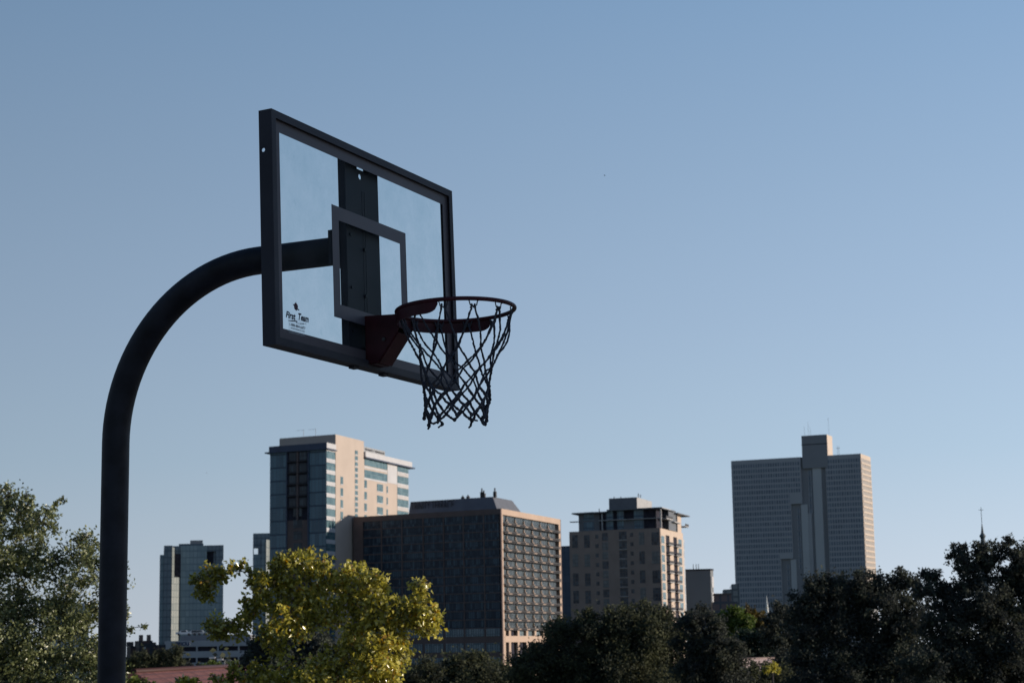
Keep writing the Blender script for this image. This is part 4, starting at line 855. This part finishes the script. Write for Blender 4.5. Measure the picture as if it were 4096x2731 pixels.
# --- street lamps by the garage
def lamp(label, x, ytop, d):
    tip = at(x, ytop, d); g = gz(tip.x, tip.y); r = thing('street_lamp', label, 'street lamp', Vector((tip.x, tip.y, g)), 'street lamps in front of the garage')
    mb = MB(); mb.tube([Vector((tip.x, tip.y, g)), Vector((tip.x, tip.y, tip.z))], [.14, .08], 8); mb.build('pole', m_gs, r)
    mb = MB(); mb.tube([tip, tip+Vector((-.5, 0, .25)), tip+Vector((-1.3, 0, .3))], [.07, .06, .05], 6); mb.build('arm', m_gs, r)
    mb = MB(); mb.box(lambda a, b_, c: tip+Vector((a, b_, c)), -2.1, -1.3, -.2, .2, .2, .42); mb.build('lamp_head', mat('pale_lamp_housing', (.6, .58, .58), .4, .4, .05, 1), r)
lamp('grey street lamp with pale head in front of the garage openings', c12(1403, 0)[0], c12(0, 1118)[1], 260)
lamp('shorter grey street lamp above the red tiled roof', c12(1560, 0)[0], c12(0, 1152)[1], 250)

# ------------------------------------------------------------------ trees
bark = mat('grey_brown_bark', (.16, .145, .125), .9, .1, .3, 6, bump=.5); bark_y = mat('slender_grey_bark', (.15, .135, .115), .9, .1, .3, 6); bark_d = mat('dark_bark', (.06, .056, .055), .9, .1, .3, 6)
def leaf_mesh(name, pos, size, mt, parent, tint, up=.5, droop=0., aspect=.62):
    n_ = len(pos); r = RNG.normal(size=(n_, 3)); r[:, 2] = r[:, 2]+up*1.2; nrm = r/np.linalg.norm(r, axis=1)[:, None]
    t = RNG.normal(size=(n_, 3)); t[:, 2] -= droop; t -= nrm*(t*nrm).sum(1)[:, None]; t /= np.linalg.norm(t, axis=1)[:, None]; s_ = np.cross(nrm, t)
    L = size*RNG.uniform(.65, 1.25, n_); W_ = L*aspect*RNG.uniform(.8, 1.2, n_); fold = RNG.uniform(.05, .3, n_)*W_
    v = np.empty((n_, 4, 3)); v[:, 0] = pos; v[:, 2] = pos+t*L[:, None]-nrm*(L*.12)[:, None]
    v[:, 1] = pos+t*(L*.45)[:, None]+s_*(W_*.5)[:, None]+nrm*fold[:, None]; v[:, 3] = pos+t*(L*.45)[:, None]-s_*(W_*.5)[:, None]+nrm*fold[:, None]
    org = WORLD.get(parent.name, Vector((0, 0, 0))); v -= np.array(org)
    idx = (np.arange(n_)*4)[:, None]+np.array([0, 1, 2, 0, 2, 3]); me = bpy.data.meshes.new(name)
    me.vertices.add(n_*4); me.vertices.foreach_set('co', v.astype(np.float32).ravel()); me.loops.add(n_*6); me.loops.foreach_set('vertex_index', idx.astype(np.int32).ravel())
    me.polygons.add(n_*2); me.polygons.foreach_set('loop_start', (np.arange(n_*2)*3).astype(np.int32))
    try: me.polygons.foreach_set('loop_total', np.full(n_*2, 3, np.int32))
    except Exception: pass
    me.update(calc_edges=True); ca = me.color_attributes.new('tint', 'FLOAT_COLOR', 'POINT')
    tc_ = np.repeat(np.clip(tint, 0, 1), 4); ca.data.foreach_set('color', np.stack([tc_, tc_, tc_, np.ones_like(tc_)], 1).astype(np.float32).ravel())
    me.materials.append(mt); me.validate(); o = bpy.data.objects.new(name, me); COL.objects.link(o); o.parent = parent; return o
def bez(p0, p1, p2, n_): return [p0*(1-t)**2+p1*2*t*(1-t)+p2*t*t for t in [i/n_ for i in range(n_+1)]]
def tree(name, label, lobes, d, leafn, leafs, mt, bk, trunk_x=None, group=None, rtr=.16, world=None, cl=.20, ncl=26, depth=1.0, twigs=True, up=.5, droop=0., tintf=None, dj=.35, fork=.35, sat=2, spread=1.0):
    """lobes: (x,y,r[,density]) in the 2352 px view of the photo, standing d metres away (or world lobes)"""
    k = d/4268. ; Ls = []
    if world: Ls = [(Vector(p), r_, 1.) for p, r_ in world]
    else:
        for q in lobes:
            dd = d+(RNG.uniform(-1, 1)*dj*max(60, q[2])*k*2); Ls.append((atT(q[0], q[1], dd), q[2]*k, q[3] if len(q) > 3 else 1.))
    cx = sum(p.x*r_ for p, r_, _ in Ls)/sum(r_ for _, r_, _ in Ls) if trunk_x is None else atT(trunk_x, 1500, d).x
    cy = sum(p.y for p, _, _ in Ls)/len(Ls); zlo = min(p.z-r_ for p, r_, _ in Ls); zhi = max(p.z+r_ for p, r_, _ in Ls)
    g = gz(cx, cy); base = Vector((cx, cy, g-.1)); root = thing(name, label, 'tree', base, group)
    zf = max(g+.8, zlo+(zhi-zlo)*fork*.5); fk = Vector((cx+.1*rtr, cy, zf))
    mb = MB(); mb.tube(bez(base, (base+fk)/2+Vector((rtr*.6, 0, 0)), fk, 6), [rtr*(1.25-.4*i/6) for i in range(7)], 10)
    tr_ = mb.build('trunk', bk, root); mb = MB()
    P = []; T_ = []
    if sat and not world:
        ex = []
        for (c, r_, dn) in Ls:
            for _ in range(sat):
                v_ = Vector(RNG.normal(size=3)).normalized(); v_.y *= .6; ex.append((c+v_*r_*RNG.uniform(.75, 1.1), r_*RNG.uniform(.28, .5), dn*.8))
        Ls = Ls+ex
    vol = sum(r_**2.2*dn for _, r_, dn in Ls)
    nodes = [(fk, rtr*.7)]; order = sorted(Ls, key=lambda q: (q[0]-fk).length)
    for (c, r_, dn) in order:
        # each limb leaves the nearest limb already grown, so the crown branches like a real one
        st, rs = min(nodes, key=lambda q: (q[0]-c).length*1.0+(.25*max(0, q[0].z-c.z)))
        mid = st.lerp(c, .5)+Vector((RNG.normal()*.06, RNG.normal()*.06, .10))*min(1, (c-st).length); path = bez(st, mid, c, 5)
        rb = max(.006, rs*.72); mb.tube(path, [rb*(1-.45*i/5) for i in range(6)], 6, caps=False)
        nodes += [(path[2], rb*.85), (path[4], rb*.65), (path[5], rb*.6)]
        nl = max(10, int(leafn*r_**2.2*dn/vol)); nc = max(3, int(ncl*(1 if r_ > .2*max(q[1] for q in Ls) else .5)))
        dirs = RNG.normal(size=(nc, 3)); dirs /= np.linalg.norm(dirs, axis=1)[:, None]; rad = r_*RNG.uniform(.2, 1.12, nc)**.55
        cc = np.array(c)+dirs*rad[:, None]*np.array([1, depth, 1]); sz = r_*cl*RNG.uniform(.5, 1.5, nc)*spread
        wts = sz**1.7; wts /= wts.sum(); pick = RNG.choice(nc, nl, p=wts); off = RNG.normal(size=(nl, 3)); off *= np.minimum(1, 1.9/np.linalg.norm(off, axis=1))[:, None]
        pos = cc[pick]+off*sz[pick][:, None]*np.array([.8, .8, .7])+dirs[pick]*(RNG.normal(size=nl)*sz[pick]*.9)[:, None]; P.append(pos)
        ctint = RNG.uniform(0, 1, nc); T_.append(ctint[pick]*.5+RNG.uniform(0, 1, nl)*.5)
        if twigs:
            for q in range(nc):
                e_ = Vector(cc[q]); mm = c.lerp(e_, .5)+Vector((0, 0, .06*r_)); mb.tube(bez(c, mm, e_, 3), [min(rb*.4, .012)*(1-.7*i/3)+.0015 for i in range(4)], 4, caps=False)
    mb.build('branch', bk, root)
    P = np.concatenate(P); T_ = np.concatenate(T_)
    if tintf is not None: T_ = tintf(P, T_)
    leaf_mesh('crown', P, leafs, mt, root, T_, up, droop); return root

lm_left = leafmat('grey_green_leaves', [(0, (.035, .042, .018)), (.5, (.165, .19, .080)), (1, (.42, .44, .24))], .25, .30, .6, 1.5)
lm_yel = leafmat('yellow_green_leaves', [(0, (.06, .064, .018)), (.35, (.31, .285, .050)), (.75, (.64, .58, .14)), (.93, (.45, .33, .03)), (1, (.38, .17, .02))], .33, .22, .85, 1.5)
lm_oak = leafmat('dark_oak_leaves', [(0, (.040, .044, .048)), (.6, (.062, .070, .058)), (1, (.095, .106, .070))], .25, .7, .08, 1.3)
lm_oak2 = leafmat('olive_oak_leaves', [(0, (.040, .045, .040)), (.6, (.074, .082, .050)), (1, (.125, .132, .066))], .28, .7, .08, 1.4)
lm_grn = leafmat('bright_green_leaves', [(0, (.03, .05, .012)), (.5, (.09, .13, .03)), (1, (.17, .20, .05))], .3, .5, .25, 1.4)
lm_brn = leafmat('ochre_leaves', [(0, (.045, .035, .015)), (.5, (.11, .085, .03)), (1, (.18, .14, .04))], .25, .5, .25, 1.3)
lm_grg = leafmat('blue_green_leaves', [(0, (.010, .020, .014)), (1, (.03, .05, .03))], .2, .5, .25, 1.3)

tree('oak_tree', 'large grey-green oak at the left edge, behind the pole', [(-70, 1240, 105), (-10, 1185, 70), (45, 1180, 52), (95, 1200, 42), (118, 1185, 18), (60, 1245, 58), (20, 1140, 26), (65, 1150, 22), (-40, 1360, 120), (60, 1325, 72), (120, 1300, 36), (165, 1280, 45), (205, 1262, 38), (185, 1235, 22), (215, 1330, 60), (160, 1360, 48), (40, 1420, 80), (130, 1440, 78), (215, 1420, 60), (60, 1520, 100), (170, 1530, 85), (-60, 1500, 120), (255, 1380, 34), (235, 1500, 58), (130, 1158, 8), (142, 1148, 7), (270, 1290, 22), (292, 1412, 10), (300, 1446, 9), (330, 1441, 9), (60, 1590, 90), (190, 1600, 80), (250, 1560, 40)],
     26, 46000, .054, lm_left, bark_d, trunk_x=-60, rtr=.2, ncl=36, cl=.155, group=None, droop=-.2)
def ytint(P, T):
    # random orange leaves; tint darkens to the left as the crown's shaded side
    x = (P[:, 0]-P[:, 0].min())/(P[:, 0].max()-P[:, 0].min()); return np.where(T > .86, .97, np.clip(T*(.55+.50*x), 0, .9))
tree('maple_tree', 'yellow-green autumn tree with sparse open crown in front of the brown apartment block', [(480, 1325, 30), (462, 1332, 18), (470, 1358, 22), (500, 1312, 18), (548, 1300, 16), (530, 1305, 12), (575, 1322, 20), (600, 1335, 22), (498, 1440, 26), (480, 1430, 14), (535, 1448, 26), (560, 1425, 20), (640, 1300, 22), (668, 1288, 26), (705, 1292, 28), (745, 1302, 26), (640, 1340, 36), (700, 1350, 50), (755, 1345, 30), (600, 1385, 34), (570, 1395, 22), (660, 1415, 46), (730, 1420, 46), (800, 1325, 26), (828, 1312, 22), (850, 1335, 30), (875, 1350, 20), (800, 1380, 46), (860, 1390, 36), (905, 1400, 32), (945, 1395, 24), (965, 1345, 20), (968, 1375, 26), (985, 1405, 28), (1000, 1425, 20), (955, 1430, 32), (985, 1448, 20), (900, 1450, 42), (820, 1450, 48), (870, 1500, 46), (920, 1500, 26), (800, 1520, 50), (870, 1550, 44), (740, 1540, 40), (640, 1485, 26), (610, 1460, 20), (690, 1560, 40), (620, 1555, 28), (575, 1552, 26), (535, 1550, 24), (505, 1562, 18), (760, 1590, 60), (860, 1600, 50), (625, 1600, 40)],
     24, 24000, .066, lm_yel, bark_y, trunk_x=740, rtr=.06, ncl=20, cl=.20, up=.25, droop=.6, tintf=ytint, dj=.25, spread=1.1)
tree('maple_sapling', 'small yellow leafy sapling in front of the red tiled roof', [(425, 1566, 16), (445, 1574, 14), (405, 1580, 16)], 24, 520, .085, lm_yel, bark, rtr=.03, ncl=8)
tree('shrub', 'low green and yellow shrub at the foot of the pole', [(300, 1568, 16), (325, 1572, 14), (345, 1576, 10), (290, 1590, 20)], 30, 900, .06, lm_grn, bark, rtr=.03, ncl=8)['category'] = 'shrub'
DK = dict(twigs=False, up=.3)
tree('evergreen_tree', 'dark evergreen tree directly behind the yellow tree', [(640, 1470, 40), (690, 1480, 45), (600, 1500, 40), (740, 1500, 45), (650, 1530, 60), (730, 1550, 60), (590, 1545, 35), (790, 1530, 40)], 60, 22000, .13, lm_oak, bark_d, ncl=30, **DK)
tree('oak_tree', 'low dark tree in the gap between the yellow tree and the big dark oak', [(990, 1555, 38), (1060, 1550, 46), (1115, 1555, 44), (945, 1572, 30), (1160, 1570, 46), (1040, 1590, 50), (1110, 1600, 60)], 105, 26000, .20, lm_oak2, bark_d, ncl=40, **DK)
tree('oak_tree', 'big dark olive oak standing in front of the tan residential tower', [(1300, 1462, 44), (1345, 1432, 34), (1372, 1462, 52), (1420, 1438, 42), (1465, 1415, 36), (1500, 1430, 40), (1525, 1420, 26), (1545, 1450, 44), (1235, 1510, 40), (1270, 1500, 40), (1210, 1540, 40), (1300, 1540, 60), (1380, 1530, 70), (1460, 1500, 70), (1540, 1530, 70), (1480, 1580, 90), (1330, 1600, 80), (1200, 1590, 50)], 72, 80000, .115, lm_oak2, bark_d, ncl=46, cl=.17, **DK)
tree('oak_tree', 'dark tree with pale leaf glints just left of the bright green tree', [(1590, 1430, 30), (1610, 1408, 22), (1640, 1440, 30), (1600, 1470, 44), (1655, 1490, 42), (1610, 1530, 56), (1670, 1550, 46), (1640, 1590, 70)], 66, 34000, .105, lm_oak, bark_d, ncl=40, cl=.17, **DK)
tree('leafy_tree', 'bright green sunlit tree below the small brick block', [(1672, 1422, 20), (1692, 1418, 22), (1708, 1430, 20), (1690, 1445, 26), (1712, 1455, 20)], 300, 9000, .46, lm_grn, bark_d, ncl=24, **DK)
tree('leafy_tree', 'small ochre tree beside the bright green tree', [(1722, 1413, 16), (1738, 1418, 16), (1752, 1432, 12), (1730, 1440, 20)], 330, 5000, .48, lm_brn, bark_d, ncl=20, **DK)
tree('leafy_tree', 'dark blue-green tree below the ochre tree', [(1720, 1475, 30), (1755, 1472, 26), (1700, 1490, 28), (1745, 1500, 34), (1775, 1455, 16), (1710, 1520, 30)], 270, 11000, .42, lm_grg, bark_d, ncl=26, **DK)
tree('oak_tree', 'low dark tree in front of the weathered clay tile roof', [(1700, 1560, 26), (1728, 1545, 20), (1750, 1550, 24), (1776, 1552, 20), (1800, 1560, 30), (1720, 1580, 40), (1775, 1590, 40)], 74, 11000, .11, lm_oak2, bark_d, ncl=30, **DK)
tree('shrub', 'yellow-green shrub in front of the weathered clay roof', [(1774, 1530, 9), (1784, 1538, 8), (1762, 1537, 8)], 70, 900, .09, lm_yel, bark_d, ncl=12, rtr=.05, **DK)['category'] = 'shrub'
tree('oak_tree', 'small dark pointed tree left of the big oak mass, below the white steeple', [(1790, 1405, 22), (1778, 1425, 20), (1810, 1420, 26), (1790, 1460, 36), (1820, 1490, 44), (1785, 1560, 40), (1830, 1570, 60)], 80, 24000, .12, lm_oak, bark_d, ncl=36, **DK)
tree('oak_tree', 'broad near-black oak covering the foot of the tall office tower', [(1868, 1352, 30), (1900, 1355, 34), (1850, 1390, 34), (1940, 1355, 34), (1985, 1345, 36), (2015, 1345, 30), (2068, 1335, 28), (2088, 1345, 26), (2050, 1370, 40), (1900, 1410, 55), (1970, 1410, 60), (2045, 1420, 60), (2095, 1410, 44), (1860, 1450, 50), (1900, 1500, 75), (2000, 1500, 80), (2080, 1500, 70), (1880, 1570, 70), (1980, 1590, 80), (2080, 1590, 70)], 62, 95000, .10, lm_oak, bark_d, ncl=46, cl=.17, **DK)
tree('oak_tree', 'tall dark oak at the right edge, sky showing through its top', [(2140, 1325, 24), (2160, 1345, 32), (2125, 1360, 26), (2205, 1265, 22), (2195, 1290, 24, .7), (2225, 1290, 30, .7), (2260, 1265, 26, .8), (2285, 1270, 24, .8), (2318, 1245, 15), (2325, 1275, 28, .8), (2350, 1290, 34), (2215, 1335, 36, .8), (2270, 1325, 40, .8), (2330, 1340, 46), (2190, 1385, 52), (2260, 1390, 60), (2345, 1400, 70), (2400, 1350, 60), (2170, 1450, 60), (2260, 1470, 80), (2360, 1490, 90), (2140, 1540, 70), (2250, 1570, 90), (2350, 1600, 90)], 48, 80000, .085, lm_oak, bark_d, ncl=34, cl=.15, up=.3)
tree('leafy_tree', 'dull green tree between the pole and the parking garage', [(400, 1500, 17), (385, 1512, 18), (360, 1512, 18), (335, 1510, 18), (312, 1518, 17), (345, 1530, 22), (395, 1530, 20), (300, 1535, 20), (408, 1522, 12)], 170, 9000, .22, lm_oak2, bark_d, ncl=26, **DK)
tree('shrub', 'round dark shrub behind the ridge of the red tiled roof', [(430, 1532, 12), (424, 1537, 10), (438, 1537, 10)], 130, 1500, .16, lm_oak, bark_d, ncl=12, **DK)['category'] = 'shrub'
tree('shrub', 'low green shrub behind the red roof beside the street lamps', [(470, 1532, 10), (485, 1530, 11), (500, 1532, 10)], 125, 1500, .16, lm_grn, bark_d, ncl=12, **DK)['category'] = 'shrub'
# distant treeline that hides the feet of the skyline: nobody could count it
P = []; 
for i in range(420):
    y = RNG.uniform(230, 400); x = RNG.uniform(-.34, .36)*y; z = gz(x, y); h = RNG.uniform(3.5, 7.5); n_ = 55
    o = RNG.normal(size=(n_, 3))*np.array([2.4, 2.4, h*.30]); o[:, 2] += h*.55; P.append(np.array([x, y, z])+o)
P = np.concatenate(P); rt = bpy.data.objects.new('tmp', None)
wl = leaf_mesh('distant_wood', P, .9, lm_oak2, rt, RNG.uniform(0, 1, len(P)), .4); wl.parent = None; bpy.data.objects.remove(rt)
tag(wl, 'low far-off belt of trees along the foot of the skyline', 'treeline', kind='stuff')
# unseen tree added outside the frame on the right to cast shade over the hoop
sc_ = RIM+Vector((-.6, .2, .2))+sd*13.5; wlb = []
for (dx, dy, dz, r_) in ((0, 0, 0, 1.5), (1, .8, -.8, 1.4), (-.9, -.8, -.6, 1.4), (0, 0, 1.1, 1.2), (.8, -.8, .6, 1.2), (-.7, .9, .6, 1.2), (0, .2, -1.6, 1.4), (-.9, .5, -2.0, 1.3), (.9, -.5, -2.0, 1.3), (0, 0, -2.8, 1.3)): wlb.append((tuple(sc_+Vector((dx, dy*1.3, dz))), r_))
tree('added_shade_tree', 'unseen leafy tree added outside the right of the frame to shade the hoop', None, 10, 30000, .16, lm_oak2, bark, world=wlb, ncl=40, cl=.26, twigs=False, rtr=.2)

# ------------------------------------------------------------------ birds
def bird(label, x, y, d, s_):
    p = at(x, y, d); r = thing('bird', label, 'bird', p); mk = mat('dark_plumage', (.03, .035, .04), .8, .1, .1, 5)
    mb = MB(); mb.tube([p+Vector((-.18, 0, 0))*s_, p+Vector((-.08, 0, .01))*s_, p+Vector((.08, 0, .01))*s_, p+Vector((.24, 0, -.01))*s_], [.02*s_, .055*s_, .05*s_, .01*s_], 8); mb.build('body', mk, r)
    for k in (-1, 1): mb = MB(); mb.quad([p+Vector((-.10, k*.03, .02))*s_, p+Vector((.08, k*.03, .02))*s_, p+Vector((.10, k*.5, .10))*s_, p+Vector((-.02, k*.55, .10))*s_]); mb.build('wing', mk, r)
bird('tiny dark bird alone in the open sky right of the backboard', 2418, 703, 420, 1.0)
bird('faint tiny bird low in the sky between the pole and the backboard', 827, 1891, 520, .7)

SC.view_settings.view_transform = 'Standard'; SC.view_settings.look = 'None'; SC.view_settings.exposure = 0; SC.view_settings.gamma = 1
SC.cycles.max_bounces = 6; SC.cycles.transparent_max_bounces = 12; SC.cycles.diffuse_bounces = 3; SC.cycles.sample_clamp_indirect = 4
bpy.context.view_layer.update()
